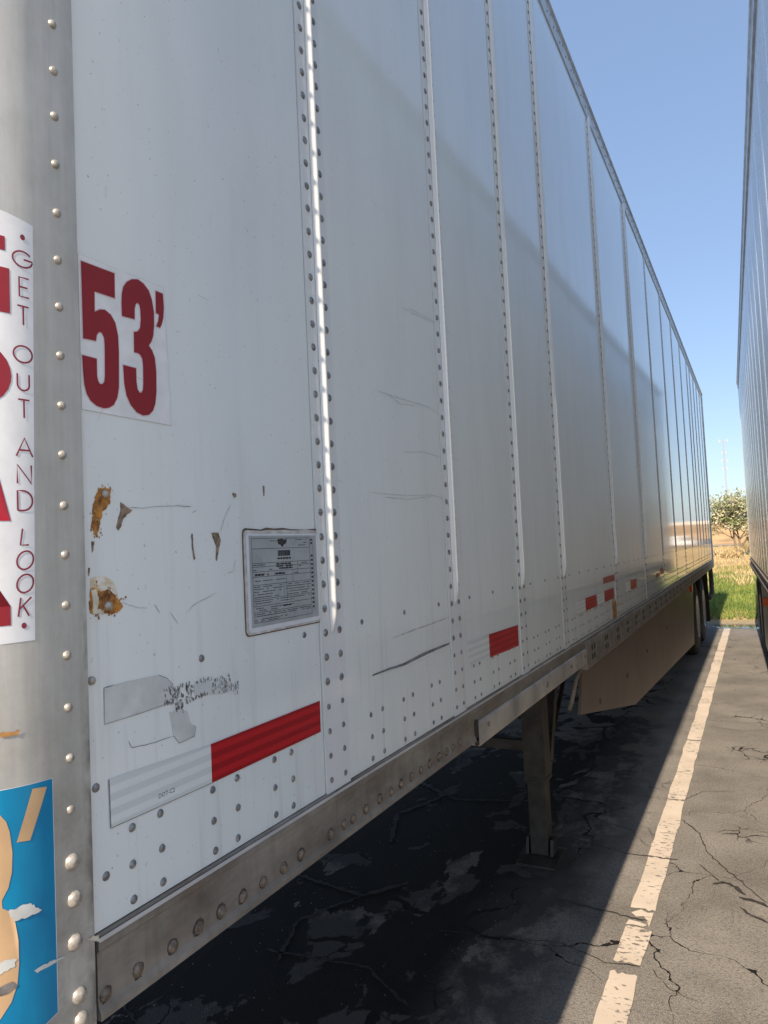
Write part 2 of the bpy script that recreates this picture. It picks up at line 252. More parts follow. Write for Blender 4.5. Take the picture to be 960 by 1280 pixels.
    t = NT('dry_grass'); MAT['dry_grass'] = t.set(Base_Color=t.mix(t.ramp(t.noise(.5, detail=5), .35, .65), (.36, .26, .11), (.56, .44, .24)), Roughness=.8)
    MAT['embankment_soil'] = plain('embankment_soil', (.48, .31, .15), .95, 0, .25, .15)
    MAT['road_far'] = plain('road_far', (.26, .25, .25), .9, 0, .1, .3)
    MAT['concrete'] = plain('concrete', (.62, .59, .54), .8, 0, .1, 1.5)
    t = NT('bark'); MAT['bark'] = t.set(Base_Color=(.20, .15, .10), Roughness=.9)
    t = NT('pale_leaf'); MAT['pale_leaf'] = t.set(Base_Color=t.mix(t.ramp(t.noise(1.8, detail=3), .42, .55), (.50, .48, .33), (.22, .27, .10)), Roughness=.6)
    t = NT('wet_gutter'); MAT['wet_gutter'] = t.set(Base_Color=(.035, .035, .04), Roughness=.06, Normal=t.bump(t.noise(20), .05, .002))
    for n, cc in (('car_black', (.02, .022, .025)), ('car_blue', (.06, .09, .13)), ('car_white', (.78, .78, .76)), ('car_glass', (.02, .03, .035))):
        MAT[n] = plain(n, cc, .2, 0, .03)
    MAT['mast_metal'] = plain('mast_metal', (.42, .42, .44), .6, .3)
make_mats()

# ------------------------------------------------------------------ geometry helpers
class MB:
    def __init__(s): s.v = []; s.f = []; s.s = []
    def add(s, vs, fs, smooth=False):
        o = len(s.v); s.v += [tuple(map(float, q)) for q in vs]; s.f += [tuple(o+i for i in q) for q in fs]; s.s += [smooth]*len(fs); return s
    def box(s, x0, x1, y0, y1, z0, z1):
        vs = [(x, y, z) for x in (x0, x1) for y in (y0, y1) for z in (z0, z1)]
        return s.add(vs, [(0, 1, 3, 2), (4, 6, 7, 5), (0, 4, 5, 1), (2, 3, 7, 6), (0, 2, 6, 4), (1, 5, 7, 3)])
    def extrude(s, prof, y0, y1, axis='y', smooth=False):
        # closed profile of (a, b); axis y: (x, z) profile; axis z: (x, y) profile; axis x: (y, z)
        n = len(prof)
        def P(a, b, t): return {'y': (a, t, b), 'z': (a, b, t), 'x': (t, a, b)}[axis]
        vs = [P(a, b, y0) for a, b in prof]+[P(a, b, y1) for a, b in prof]
        s.add(vs, [(i, (i+1) % n, n+(i+1) % n, n+i) for i in range(n)], smooth)
        return s.add(vs, [tuple(range(n))[::-1], tuple(range(n, 2*n))])
    def tube(s, pts, rad, seg=8, smooth=True):
        pts = [Vector(p) for p in pts]; rad = rad if isinstance(rad, (list, tuple)) else [rad]*len(pts)
        vs = []; fs = []
        for i, p in enumerate(pts):
            d = (pts[min(i+1, len(pts)-1)]-pts[max(i-1, 0)]).normalized()
            a = d.orthogonal().normalized() if i == 0 else (a-d*a.dot(d)).normalized()
            b = d.cross(a)
            for k in range(seg):
                an = 2*math.pi*k/seg; vs.append(p+(a*math.cos(an)+b*math.sin(an))*rad[i])
        for i in range(len(pts)-1):
            for k in range(seg):
                q = (k+1) % seg; fs.append((i*seg+k, i*seg+q, (i+1)*seg+q, (i+1)*seg+k))
        s.add(vs, fs, smooth)
        return s.add(vs, [tuple(range(seg))[::-1], tuple((len(pts)-1)*seg+k for k in range(seg))])
    def bar(s, a, b, wx, wz):
        a, b = Vector(a), Vector(b); d = (b-a).normalized(); r = d.orthogonal().normalized()
        r = Vector((1, 0, 0)); r = (r-d*r.dot(d)).normalized() if abs(d.x) < .9 else Vector((0, 0, 1)); u = d.cross(r)
        vs = [p+r*i*wx/2+u*j*wz/2 for p in (a, b) for i, j in ((-1, -1), (1, -1), (1, 1), (-1, 1))]
        return s.add(vs, [(0, 1, 2, 3), (7, 6, 5, 4), (0, 4, 5, 1), (1, 5, 6, 2), (2, 6, 7, 3), (3, 7, 4, 0)])
    def dome(s, c, r, h, seg=10):
        # rivet head whose axis is +x
        cx, cy, cz = c; vs = []; fs = []
        rings = ((1, 0), (.86, .55), (.5, .9))
        for k, (rr, hh) in enumerate(rings):
            for i in range(seg):
                a = 2*math.pi*i/seg; vs.append((cx+hh*h, cy+math.cos(a)*r*rr, cz+math.sin(a)*r*rr))
        vs.append((cx+h, cy, cz))
        for k in range(2):
            for i in range(seg):
                j = (i+1) % seg; fs.append((k*seg+i, k*seg+j, (k+1)*seg+j, (k+1)*seg+i))
        for i in range(seg): fs.append((2*seg+i, 2*seg+(i+1) % seg, 3*seg))
        return s.add(vs, fs, True)
    def build(s, name, mat, parent=None, org=(0, 0, 0), recalc=True):
        me = bpy.data.meshes.new(name); o = Vector(org)
        me.from_pydata([(a-o.x, b-o.y, c-o.z) for a, b, c in s.v], [], s.f)
        me.polygons.foreach_set('use_smooth', s.s)
        if mat: me.materials.append(MAT[mat] if isinstance(mat, str) else mat)
        if recalc:
            bm = bmesh.new(); bm.from_mesh(me); bmesh.ops.recalc_face_normals(bm, faces=bm.faces); bm.to_mesh(me); bm.free()
        me.update()
        ob = bpy.data.objects.new(name, me); C.objects.link(ob)
        if parent: ob.parent = parent
        return ob

def tag(o, label=None, cat=None, group=None, kind=None):
    for k, v in (('label', label), ('category', cat), ('group', group), ('kind', kind)):
        if v: o[k] = v
    return o
def empty(name, loc, rz=0, **k):
    o = bpy.data.objects.new(name, None); C.objects.link(o); o.location = loc; o.rotation_euler = (0, 0, rz); o.empty_display_size = .2
    return tag(o, **k)
def strip_poly(mb, pts, x, th=.0004):
    """closed outline of (y, z) in a wall plane at depth x, with a small thickness"""
    n = len(pts)
    mb.add([(x+th, a, b) for a, b in pts]+[(x-th, a, b) for a, b in pts], [tuple(range(n))]+[(i, (i+1) % n, n+(i+1) % n, n+i) for i in range(n)])
def ribbon(mb, pts, wid, x, taper=True):
    pts = [Vector((0, a, b)) for a, b in pts]; vs = []
    for i, p in enumerate(pts):
        d = (pts[min(i+1, len(pts)-1)]-pts[max(i-1, 0)]).normalized(); nrm = Vector((0, -d.z, d.y))
        wd = wid*(.35 if taper and i in (0, len(pts)-1) else 1)/2
        vs += [(x, *(p+nrm*wd)[1:]), (x, *(p-nrm*wd)[1:])]
    mb.add(vs, [(2*i, 2*i+1, 2*i+3, 2*i+2) for i in range(len(pts)-1)])

# ------------------------------------------------------------------ trailers
WX = -.7048          # the wall plane of the near trailer
YS = [.5965, 1.1013, 1.7095, 2.3071, 2.8915, 4.1086, 5.3286, 6.4451, 7.56, 8.6, 9.62, 10.63, 11.16, 11.84, 12.5, 13.2, 13.9]
ZB, ZT = 1.188, 4.03
class Trailer:
    pass

def rivet_mesh(name, r, h, mat, seg=10):
    m = MB(); m.dome((0, 0, 0), r, h, seg); o = m.build(name, mat); me = o.data; bpy.data.objects.remove(o); return me
RIV_RIB = rivet_mesh('rivet', .0072, .0034, 'rivet_metal')
RIV_POST = rivet_mesh('rivet', .0054, .0042, 'rivet_bright')
RIV_SIDE = rivet_mesh('rivet', .0056, .0028, 'rivet_metal')
BOLT = rivet_mesh('bolt', .0088, .0052, 'bolt_metal', 8)
count = {'rivet': 0}
def put(me, name, parent, p, org, mat=None, sc=1):
    o = bpy.data.objects.new(name, me); C.objects.link(o); o.parent = parent
    o.location = (p[0]-org[0], p[1]-org[1], p[2]-org[2])
    if sc != 1: o.scale = (sc, sc, sc)
    count['rivet'] += 1
    return o

def wheel(T, c, r, wd, side=1):
    """wheel with axis along x; c centre of outer face; parts tyre + rim"""
    m = MB(); seg = 28; prof = [(0, r*.56), (0, r*.74), (-.015, r*.9), (-.035, r*.985), (-.06, r), (-wd+.06, r), (-wd+.02, r*.96), (-wd, r*.8), (-wd, r*.56)]
    def lathe(mb, prof):
        vs = []; n = len(prof)
        for k in range(seg):
            a = 2*math.pi*k/seg
            for x, q in prof: vs.append((c[0]+x*side, c[1]+math.cos(a)*q, c[2]+math.sin(a)*q))
        mb.add(vs, [(k*n+i, k*n+i+1, ((k+1) % seg)*n+i+1, ((k+1) % seg)*n+i) for k in range(seg) for i in range(n-1)], True)
    lathe(m, prof)
    for k in range(48):   # tread blocks
        a = 2*math.pi*k/48
        for x0, x1 in ((-.075, -.12), (-.14, -.19), (-.21, -.25)):
            if -x1 > wd-.03: continue
            y, z = math.cos(a), math.sin(a); t = Vector((0, -z, y))*.022
            q = Vector((0, y, z))
            vs = []
            for xx in (x0, x1):
                for sgn in (-1, 1):
                    for rr in (r-.004, r+.008): vs.append(Vector((c[0]+xx*side, c[1], c[2]))+q*rr+t*sgn)
            m.add(vs, [(0, 1, 3, 2), (4, 6, 7, 5), (0, 4, 5, 1), (2, 3, 7, 6), (1, 5, 7, 3)])
    w_ = m.build('wheel_tyre', 'tyre_rubber', T.root, T.org); w_.name = 'tyre'
    m2 = MB(); lathe(m2, [(0, r*.56), (-.02, r*.53), (-.09, r*.50), (-.10, r*.30), (-.03, r*.26), (-.02, r*.1), (-.015, .001)])
    m2.build('rim', 'rim_metal', w_, (0, 0, 0)).location = (0, 0, 0)
    ri = w_.children[0]; ri.data.transform(Matrix.Translation(-Vector(T.org)))
    return w_

def build_near():
    T = Trailer(); org = (-1.3, 7.2, 0); T.org = org
    root = empty('semi_trailer', (WX-1.3, 7.2, 0), label='long white riveted trailer with red 53 foot mark and blue corner sticker', cat='trailer')
    T.root = root
    B = lambda mb, n, mat, par=root: mb.build(n, mat, par, org)
    # inner body: seen only as the dark line in the joints
    m = MB(); m.box(-2.59, -.012, .45, 13.97, 1.16, 4.06); B(m, 'cargo_body', 'gap_rust')
    m = MB(); m.box(-2.58, -.03, .45, 13.9, 1.07, 1.155); B(m, 'floor_frame', 'steel_dark')
    m = MB(); m.box(-2.6, -.012, .42, 14.0, 4.065, 4.09); B(m, 'roof', 'roof')
    # side panels, one sheet to each bay
    riv = MB(); n_ind = 0
    panels = []
    for i in range(len(YS)-1):
        y0, y1 = YS[i]+.0008, YS[i+1]-(.0035 if i < 3 else .006)
        if i == 0: y0 = .585
        m = MB(); z0 = ZB
        # sheet with a folded lower edge
        m.extrude([(0, z0), (0, ZT), (-.011, ZT), (-.011, z0)], y0, y1)
        panels.append(B(m, 'side_panel', 'white_paint'))
    # ribs
    for i in range(1, len(YS)-1):
        y = YS[i]; e = y+.083
        m = MB()
        m.extrude([(-.001, y+.0005), (.002, y+.0005), (.002, e), (.0005, e+.002), (-.001, e+.002)], ZB-.004, ZT+.0, axis='z')
        # raised bead between the rivet rows, ending in a tapered foot
        seg = 7; zc = ZT; zf = 1.478; HR = .0108+.0009*(i-1) if i < 7 else .0045
        rows = [(zf-.012, .05), (zf, .55), (zf+.02, .9), (zf+.05, 1)]
        zz = zf+.05
        while zz < ZT-.05: zz += .11; rows.append((min(zz, ZT), 1+random.uniform(-.015, .015)))
        vs = []; fs = []
        for z, k in rows:
            jit = random.uniform(-.0003, .0003)
            for q in range(seg+1):
                a = math.pi*q/seg
                vs.append((.003+HR*math.sin(a)*k-.0004, y+.0405-.0088*math.cos(a)*(.5+.5*k)+jit, z))
        for r_ in range(len(rows)-1):
            for q in range(seg): o = r_*(seg+1)+q; fs.append((o, o+1, o+seg+2, o+seg+1))
        m.add(vs, fs, True)
        rib = B(m, 'rib', 'rib_paint')
        z = 2.604 - .0437*40
        while z < ZT-.02:
            z += .0437
            if z < ZB+.012: continue
            small = z < 1.37
            for k, yy in enumerate((y+.0158, y+.0645)):
                zz = z+random.uniform(-.0008, .0008); zz += .0005*k
                vis = (i == 1 and z < 2.72) or (i == 2 and 1.2 < z < 3.1) or (i == 3 and z < 1.75)
                if vis and count['rivet'] < 225:
                    put(RIV_SIDE if small else RIV_RIB, 'rivet', rib, (.002, yy, zz), org)
                elif i < 10: riv.dome((.002, yy, zz), .0055 if small else .0070, .0034, 6)
    # rivets low on the panels
    lows = {0: [.657, .7055, .806, .8575, .9515, 1.0], 1: [1.277, 1.326, 1.4258, 1.474, 1.5795, 1.629]}
    for i, pnl in enumerate(panels):
        if i in lows: ys = lows[i]
        else:
            n = max(2, round((YS[i+1]-YS[i]-.1)/.152)); st = (YS[i+1]-YS[i]-.12)/n
            ys = []
            for k in range(n): ys += [YS[i]+.155+st*k-.0, YS[i]+.203+st*k-.0]
            ys = [q for q in ys if q < YS[i+1]-.02]
        for yy in ys:
            for zz in (1.287, 1.2435, 1.2015):
                if i < 2: put(RIV_SIDE, 'rivet', pnl, (0, yy+random.uniform(-.0015, .0015), zz+random.uniform(-.001, .001)), org)
                else: riv.dome((0, yy, zz), .0055, .0028, 6)
        # single row higher up
        ss = {0: [.791, 1.051], 1: [1.256, 1.45, 1.645]}.get(i)
        if ss is None:
            n = max(1, round((YS[i+1]-YS[i])/.2)); ss = [YS[i]+.15+.195*k for k in range(n) if YS[i]+.15+.195*k < YS[i+1]-.04]
        for yy in ss:
            if i < 2: put(RIV_SIDE, 'rivet', pnl, (0, yy, 1.4725), org)
            else: riv.dome((0, yy, 1.4725), .0055, .0028, 6)
    for p in ((0, .604, 1.351), (0, .6155, 1.2455)): put(RIV_SIDE, 'rivet', panels[0], p, org)
    rr_ = B(riv, 'rivet_rows', 'rivet_metal'); tag(rr_, kind='stuff')
    # top rail
    m = MB()
    m.extrude([(-.01, 4.022), (.006, 4.022), (.008, 4.034), (.010, 4.088), (.022, 4.094), (.022, 4.100), (-.02, 4.104), (-.02, 4.0)], .5, 13.98)
    tr = B(m, 'top_rail', 'top_rail_metal')
    m = MB(); y = .6
    while y < 13.9:
        m.dome((.0095, y, 4.052), .006, .003, 6); m.dome((.0095, y+.06, 4.074), .006, .003, 6); y += .12
    tag(m.build('rivet_rows', 'rivet_metal', tr, (0, 0, 0)), kind='stuff').data.transform(Matrix.Translation(-Vector(org)))
    # front corner post with its rounded edge (arc starts at y = YA)
    YA, RA = .532, .13
    def post(s, off=0.):
        if s >= YA: return (.0075+off, s)
        a = (YA-s)/RA
        return (.0075+off-(RA+off)*(1-math.cos(a)), YA-(RA+off)*math.sin(a))
    T.post = post
    ss = [.5905, .56, YA]+[YA-RA*math.pi/2*k/14 for k in range(1, 15)]
    prof = [post(q) for q in ss]
    last = prof[-1]
    prof = [(-.004, .5925), (.0055, .5925)]+prof+[(last[0]-.1, last[1]), (last[0]-.1, last[1]+.02), (-.09, .5925)]
    m = MB(); m.extrude(prof, 1.0, 4.09, axis='z', smooth=False)
    pst = B(m, 'corner_post', 'bare_aluminium')
    for p in pst.data.polygons: p.use_smooth = len(p.vertices) == 4
    for e in pst.data.edges: pass
    bv = pst.data
    # sharp edges where the profile turns hard
    import mathutils
    bm = bmesh.new(); bm.from_mesh(bv)
    for e in bm.edges:
        if len(e.link_faces) == 2 and e.calc_face_angle(0) > R(22): e.smooth = False
    bm.to_mesh(bv); bm.free()
    m = MB(); m.box(-2.5, last[0]-.099, last[1]-.001, last[1]+.03, 1.0, 4.08); B(m, 'front_wall', 'white_paint_plain')
    y_r = .5628
    zs = [2.249+.0565*k for k in range(20, 0, -1)]+[2.249, 2.192, 2.137, 2.079, 2.021, 1.965, 1.91, 1.853, 1.795, 1.738, 1.68, 1.624, 1.567, 1.511, 1.453, 1.397, 1.341]
    for z in zs:
        if z < 4.05: put(RIV_POST, 'rivet', pst, (.0075, y_r+random.uniform(-.0006, .0006), z), org)
    for z, dy in ((1.284, 0), (1.243, .002), (1.197, .001), (1.138, .005), (1.111, .007)): put(RIV_POST, 'rivet', pst, (.0075, y_r+dy, z), org, sc=1.75)
    # odd screws: one at the post's edge and two in the rust spots
    scs = MB(); scs.dome((.0, .601, 1.4755), .0055, .006, 10); scs.dome((.001, .6285, 1.697), .0052, .004, 12); scs.dome((.001, .6283, 1.5605), .0058, .005, 12)
    B(scs, 'screw_head', 'rivet_bright', root)
    def sub0(mb, n, mat, par):
        o = mb.build(n, mat, par); o.data.transform(Matrix.Translation(-Vector(org))); return o
    # ---------------- bottom side rail
    m = MB()
    m.extrude([(-.03, 1.1865), (.001, 1.1865), (.0035, 1.184), (.0035, 1.180), (.006, 1.178), (.0065, 1.170), (.003, 1.166), (.003, 1.108), (.006, 1.102), (.0075, 1.099), (.0075, 1.092), (-.03, 1.092)], .5975, 13.93)
    rail = B(m, 'bottom_side_rail', 'side_rail_metal')
    m = MB(); m.extrude([(.0036, 1.1812), (.0062, 1.1836), (.0068, 1.1800), (.0066, 1.1785)], .598, 13.9)
    B(m, 'rail_trim_bead', 'top_rail_metal')
    for yy, zz in D['bolts']:
        put(BOLT, 'bolt', rail, (.003, yy, 1.1165+(zz-1.113)*.5), org)
    m = MB()
    for yy, zz in D['bolts']:
        z0 = 1.1165+(zz-1.113)*.5; q = random.uniform(.0095, .012)
        strip_poly(m, [(yy+q*random.uniform(.8, 1.15)*math.cos(k*.628), z0+min(.012, q)*random.uniform(.8, 1.1)*math.sin(k*.628)) for k in range(10)], .0032, .0002)
        strip_poly(m, [(yy-.004, z0-.006), (yy+.002, z0-.006), (yy+random.uniform(.002, .01), z0-.013), (yy-.006, z0-.013)], .0034, .0001)
    tag(sub0(m, 'bolt_stain', 'stain_brown', rail), kind='stuff')
    # cover plate and its end
    m = MB(); m.extrude([(.0032, 1.138), (.009, 1.136), (.0105, 1.130), (.0105, 1.082), (.008, 1.074), (-.02, 1.074), (-.02, 1.138)], 1.86, 3.24)
    cov = B(m, 'rail_cover', 'cover_metal')
    m = MB(); m.extrude([(.0031, 1.146), (.0075, 1.144), (.0075, 1.078), (.0031, 1.076)], 1.838, 1.8585); B(m, 'cover_gap', 'dark_gap')
    for yy, zz in ((1.93, 1.118), (2.56, 1.105), (2.565, 1.112), (2.94, 1.11), (3.2, 1.11)):
        o = put(BOLT, 'bolt', cov, (.0095, yy, zz), org)
    m = MB(); m.extrude([(.0035, 1.166), (.010, 1.160), (.012, 1.150), (.012, 1.052), (.008, 1.045), (-.02, 1.045), (-.02, 1.166)], 3.25, 13.9)
    low = B(m, 'lower_rail', 'side_rail_metal')
    m = MB(); y = 3.34; k = 0
    while y < 13.5:
        for zz in (1.128, 1.088):
            m.box(.0115, .0125, y, y+.028, zz-.012, zz+.012); m.box(.0115, .0125, y+.05, y+.078, zz-.012, zz+.012)
        y += .33
    tag(B(m, 'rail_slots', 'dark_gap'), kind='stuff')
    m = MB(); y = 3.52
    while y < 13.5:
        for zz in (1.13, 1.085): m.dome((.0115, y, zz), .010, .003, 6)
        y += .33
    tag(B(m, 'rail_bolts', 'bolt_metal'), kind='stuff')
    # ---------------- rear corner and underride guard
    m = MB(); m.box(-.1, .012, 13.9, 14.0, 1.05, 4.09); B(m, 'rear_corner_post', 'top_rail_metal')
    m = MB(); m.box(-2.6, -.1, 13.95, 14.0, 1.1, 4.05); B(m, 'rear_door', 'white_paint_plain')
    m = MB(); m.tube([(-.06, 13.9, 1.08), (-.05, 13.95, .98), (-.05, 14.0, .75), (-.055, 13.98, .58), (-.1, 13.9, .50)], [.03, .035, .04, .04, .04], 8)
    m.box(-2.5, -.1, 13.86, 13.96, .46, .56); m.box(-2.0, -1.9, 13.84, 13.9, .5, 1.1); m.box(-.75, -.65, 13.84, 13.9, .5, 1.1)
    B(m, 'underride_guard', 'steel_dark')
    # ---------------- skirt
    sx = -.045
    m = MB(); prof = [(3.40, 1.06), (3.30, .835), (4.83, .56), (9.55, .30), (9.95, 1.06)]
    m.extrude(prof, sx-.012, sx, axis='x')
    sk = B(m, 'side_skirt', 'skirt_panel')
    for yy, zz in ((3.75, .80), (4.6, .78), (5.5, .80), (6.8, .82)):
        mm = MB(); mm.dome((sx, yy, zz), .018, .006, 8); o = mm.build('skirt_fastener', 'bolt_metal', sk); o.data.transform(Matrix.Translation(-Vector(org)))
    m = MB(); m.box(-.02, .012, 9.0, 9.09, .965, 1.04); B(m, 'marker_lamp', 'red_lamp')
    m = MB(); m.tube([(-.03, 3.32, 1.05), (-.05, 3.27, .99), (-.07, 3.25, .90), (-.09, 3.28, .86)], .009, 8); B(m, 'skirt_bracket', 'side_rail_metal')
    # ---------------- landing gear, one leg on each side
    for xx in (-.375, -2.15):
        m = MB()
        m.box(xx-.055, xx+.055, 3.65, 3.76, .40, 1.07)
        m.box(xx-.058, xx+.058, 3.647, 3.763, .40, .42)
        leg = B(m, 'landing_leg', 'leg_paint')
        m = MB(); m.box(xx-.045, xx+.045, 3.66, 3.75, .035, .399); o = m.build('inner_tube', 'leg_paint', leg); o.data.transform(Matrix.Translation(-Vector(org)))
        m = MB(); m.extrude([(3.57, .004), (3.83, .004), (3.83, .016), (3.77, .034), (3.63, .034), (3.57, .016)], xx-.10, xx+.10, axis='x')
        m.extrude([(3.65, .035), (3.75, .035), (3.73, .11), (3.67, .11)], xx-.07, xx-.055, axis='x'); m.extrude([(3.65, .035), (3.75, .035), (3.73, .11), (3.67, .11)], xx+.055, xx+.07, axis='x')
        o = m.build('foot_plate', 'leg_paint', leg); o.data.transform(Matrix.Translation(-Vector(org)))
        m = MB(); m.bar((xx+.01, 4.16, 1.06), (xx+.01, 3.84, .46), .06, .055); m.bar((xx+.01, 3.75, .50), (xx+.01, 3.90, .42), .03, .12); m.box(xx-.11, xx-.056, 3.66, 3.74, .78, .96)
        B(m, 'leg_brace', 'leg_paint')
        m = MB(); m.tube([(xx, 4.72, 1.06), (xx, 3.90, .45)], .014, 8); B(m, 'brace_rod', 'leg_paint')
    m = MB(); m.box(-2.15, -.4, 3.66, 3.70, .55, .60); m.box(-2.15, -.4, 3.66, 3.70, .95, 1.0)
    B(m, 'cross_brace', 'leg_paint')
    # ---------------- tandem
    for yy in (10.75, 12.05):
        for cx, sd in ((-.07, 1), (-.07-.33, 1), (-2.53, -1), (-2.20, -1)): wheel(T, (cx, yy, .508), .505, .27, sd)
        m = MB(); m.tube([(-2.4, yy, .508), (-.2, yy, .508)], .065, 10); B(m, 'axle', 'steel_dark')
    m = MB(); m.box(-.62, -.55, 10.0, 12.8, .80, 1.06); m.box(-2.05, -1.98, 10.0, 12.8, .80, 1.06); B(m, 'bogie_frame', 'steel_dark')
    m = MB(); m.box(-.62, -.04, 12.78, 12.79, .22, 1.05); m.box(-2.56, -1.98, 12.78, 12.79, .22, 1.05); B(m, 'mud_flap', 'tyre_rubber')

    # ---------------- markings on the panels
    p0 = panels[0]
    def sub(mb, n, mat, par): 
        o = mb.build(n, mat, par); o.data.transform(Matrix.Translation(-Vector(org))); return o
    m = MB(); strip_poly(m, [(.5975, 1.987), (.739, 1.988), (.746, 1.797), (.5975, 1.797)], .0005, .0003); d53 = sub(m, 'length_decal', 'decal_backing', root)
    d53['label'] = 'length decal in red print reading 53 feet'
    m = MB()
    for a, b in (((.5975, 1.987), (.739, 1.988)), ((.739, 1.988), (.746, 1.797)), ((.746, 1.797), (.5975, 1.797))): ribbon(m, [a, b], .0006, .00095, False)
    sub(m, 'decal_edge', 'peel_gray', d53)
    def grow(pts, e):
        n = len(pts); out = []
        ar = sum(pts[i][0]*pts[(i+1) % n][1]-pts[(i+1) % n][0]*pts[i][1] for i in range(n)); sg = 1 if ar > 0 else -1
        for i in range(n):
            a, b, c = (Vector(pts[(i+k) % n]) for k in (-1, 0, 1))
            d1 = (b-a).normalized(); d2 = (c-b).normalized(); n1 = Vector((d1.y, -d1.x))*sg; n2 = Vector((d2.y, -d2.x))*sg
            nn = (n1+n2); nn = nn.normalized() if nn.length > .1 else n1
            out.append(tuple(b+nn*e/max(.5, nn.dot(n1))))
        return out
    def smooth(pts, k=3):
        return pts
    for key, nm in (('five', 'digit'), ('three', 'digit'), ('prime', 'foot_mark')):
        m = MB(); strip_poly(m, grow(D[key], .0013), .0009, .0003); sub(m, nm+'_outline', 'halo_print', d53)
        m = MB(); strip_poly(m, D[key], .0014, .0003); sub(m, nm, 'red_print', d53)
    # reflective tape
    m = MB(); strip_poly(m, [(.6225, 1.3555), (.803, 1.3495), (.803, 1.297), (.624, 1.298)], .0008, .0004); a = sub(m, 'reflective_tape', 'tape_white', root); a['label'] = 'white reflective tape on the front panel'
    m = MB(); strip_poly(m, [(.803, 1.350), (1.090, 1.352), (1.089, 1.2985), (.803, 1.2965)], .0010, .0004); a2 = sub(m, 'reflective_tape', 'tape_red', root); a2['label'] = 'red reflective tape on the front panel'
    m = MB(); ribbon(m, [(.6225, 1.355), (.6235, 1.298)], .0014, .0013, False); ribbon(m, [(.6235, 1.298), (.70, 1.2972), (.803, 1.2966)], .0009, .0013, False); sub(m, 'tape_edge', 'scratch_dark', a)
    txt(a, 'DOT-C2', .7005, 1.3075, .0060, .0014, 'black_print', org)
    tp = D['tapes']
    for pts, mt in (([(1.827, 1.357), (1.998, 1.355), (1.998, 1.290), (1.829, 1.2925)], 'tape_white'), ([(1.998, 1.355), (2.284, 1.350), (2.281, 1.284), (1.998, 1.289)], 'tape_red'),
                    ([(3.32, 1.352), (3.58, 1.350), (3.58, 1.295), (3.32, 1.296)], 'tape_red'), ([(3.135, 1.352), (3.32, 1.352), (3.32, 1.297), (3.135, 1.297)], 'tape_white'),
                    ([(3.79, 1.351), (4.05, 1.351), (4.05, 1.296), (3.79, 1.296)], 'tape_red'), ([(3.6, 1.346), (3.765, 1.346), (3.765, 1.298), (3.6, 1.298)], 'rust_orange' if 0 else 'tape_white'),
                    ([(3.775, 1.420), (4.105, 1.4195), (4.105, 1.386), (3.77, 1.389)], 'worn_red'), ([(3.985, 1.279), (4.106, 1.277), (4.106, 1.19), (3.983, 1.19)], 'rust_orange'),
                    ([(4.635, 1.355), (4.899, 1.352), (4.88, 1.295), (4.632, 1.300)], 'tape_red'), ([(4.45, 1.355), (4.63, 1.352), (4.63, 1.300), (4.45, 1.300)], 'tape_white'),
                    ([(6.2, 1.36), (6.42, 1.36), (6.42, 1.31), (6.2, 1.31)], 'worn_red'), ([(5.9, 1.33), (6.15, 1.33), (6.15, 1.30), (5.9, 1.30)], 'worn_red')):
        m = MB(); strip_poly(m, pts, .0010, .0004); sub(m, 'reflective_tape', mt, root)
    # ---------------- registration placard
    def rrect(y0, y1, z0, z1, r, wob=0):
        out = []
        for cy, cz, a0 in ((y1-r, z1-r, 0), (y0+r, z1-r, 90), (y0+r, z0+r, 180), (y1-r, z0+r, 270)):
            for k in range(5): a = R(a0+k*22.5); out.append((cy+r*math.cos(a), cz+r*math.sin(a)))
            if wob and a0 == 0:
                for q in (.85, .62, .5, .38, .27, .2): out.append((y0+r+(y1-y0-2*r)*q, z1+random.uniform(-.002, .0015)))
        return out
    m = MB(); strip_poly(m, rrect(.8905, 1.1065, 1.4885, 1.6565, .009, 1), .0008, .0004); pl = sub(m, 'placard', 'sealant_edge', root)
    pl['label'] = 'grey printed placard in a white sealed frame'
    m = MB(); strip_poly(m, rrect(.8925, 1.1045, 1.4905, 1.6535, .008, 1), .0015, .0004); sub(m, 'sealant_frame', 'sealant', pl)
    m = MB(); strip_poly(m, rrect(.8985, 1.1015, 1.494, 1.6475, .006), .0019, .0003); sub(m, 'clear_frame', 'vinyl_white', pl)
    Y0, Y1, Z0, Z1 = .9045, 1.097, 1.501, 1.6445
    m = MB(); strip_poly(m, [(Y0, Z0), (Y0, Z1), (Y1, Z1), (Y1, Z0)], .0024, .0003); sub(m, 'printed_sheet', 'sheet_gray', pl)
    X = .00305
    U = lambda u, v: (Y0+(Y1-Y0)*u, Z1-(Z1-Z0)*v)
    m = MB(); L = lambda u0, v0, u1, v1, w_=.0006: ribbon(m, [U(u0, v0), U(u1, v1)], w_, X, False)
    for v in (.03, .145, .305, .345, .40, .455, .545, .70, .775, .845, .955): L(.03, v, .885, v)
    L(.03, .03, .03, .955); L(.885, .03, .885, .955); L(.50, .455, .50, .775); L(.68, .305, .68, .455); L(.46, .545, .46, .69); L(.94, .05, .94, .93); L(.60, .40, .60, .545); L(.33, .40, .33, .455)
    sub(m, 'ruled_lines', 'black_print', pl)
    m = MB()
    def words(u0, u1, v, h=.0011, dens=.8):
        u = u0
        while u < u1-.01:
            wl = random.uniform(.012, .05); 
            if random.random() < dens: ribbon(m, [U(u, v), U(min(u+wl, u1), v)], h, X, False)
            u += wl+.006
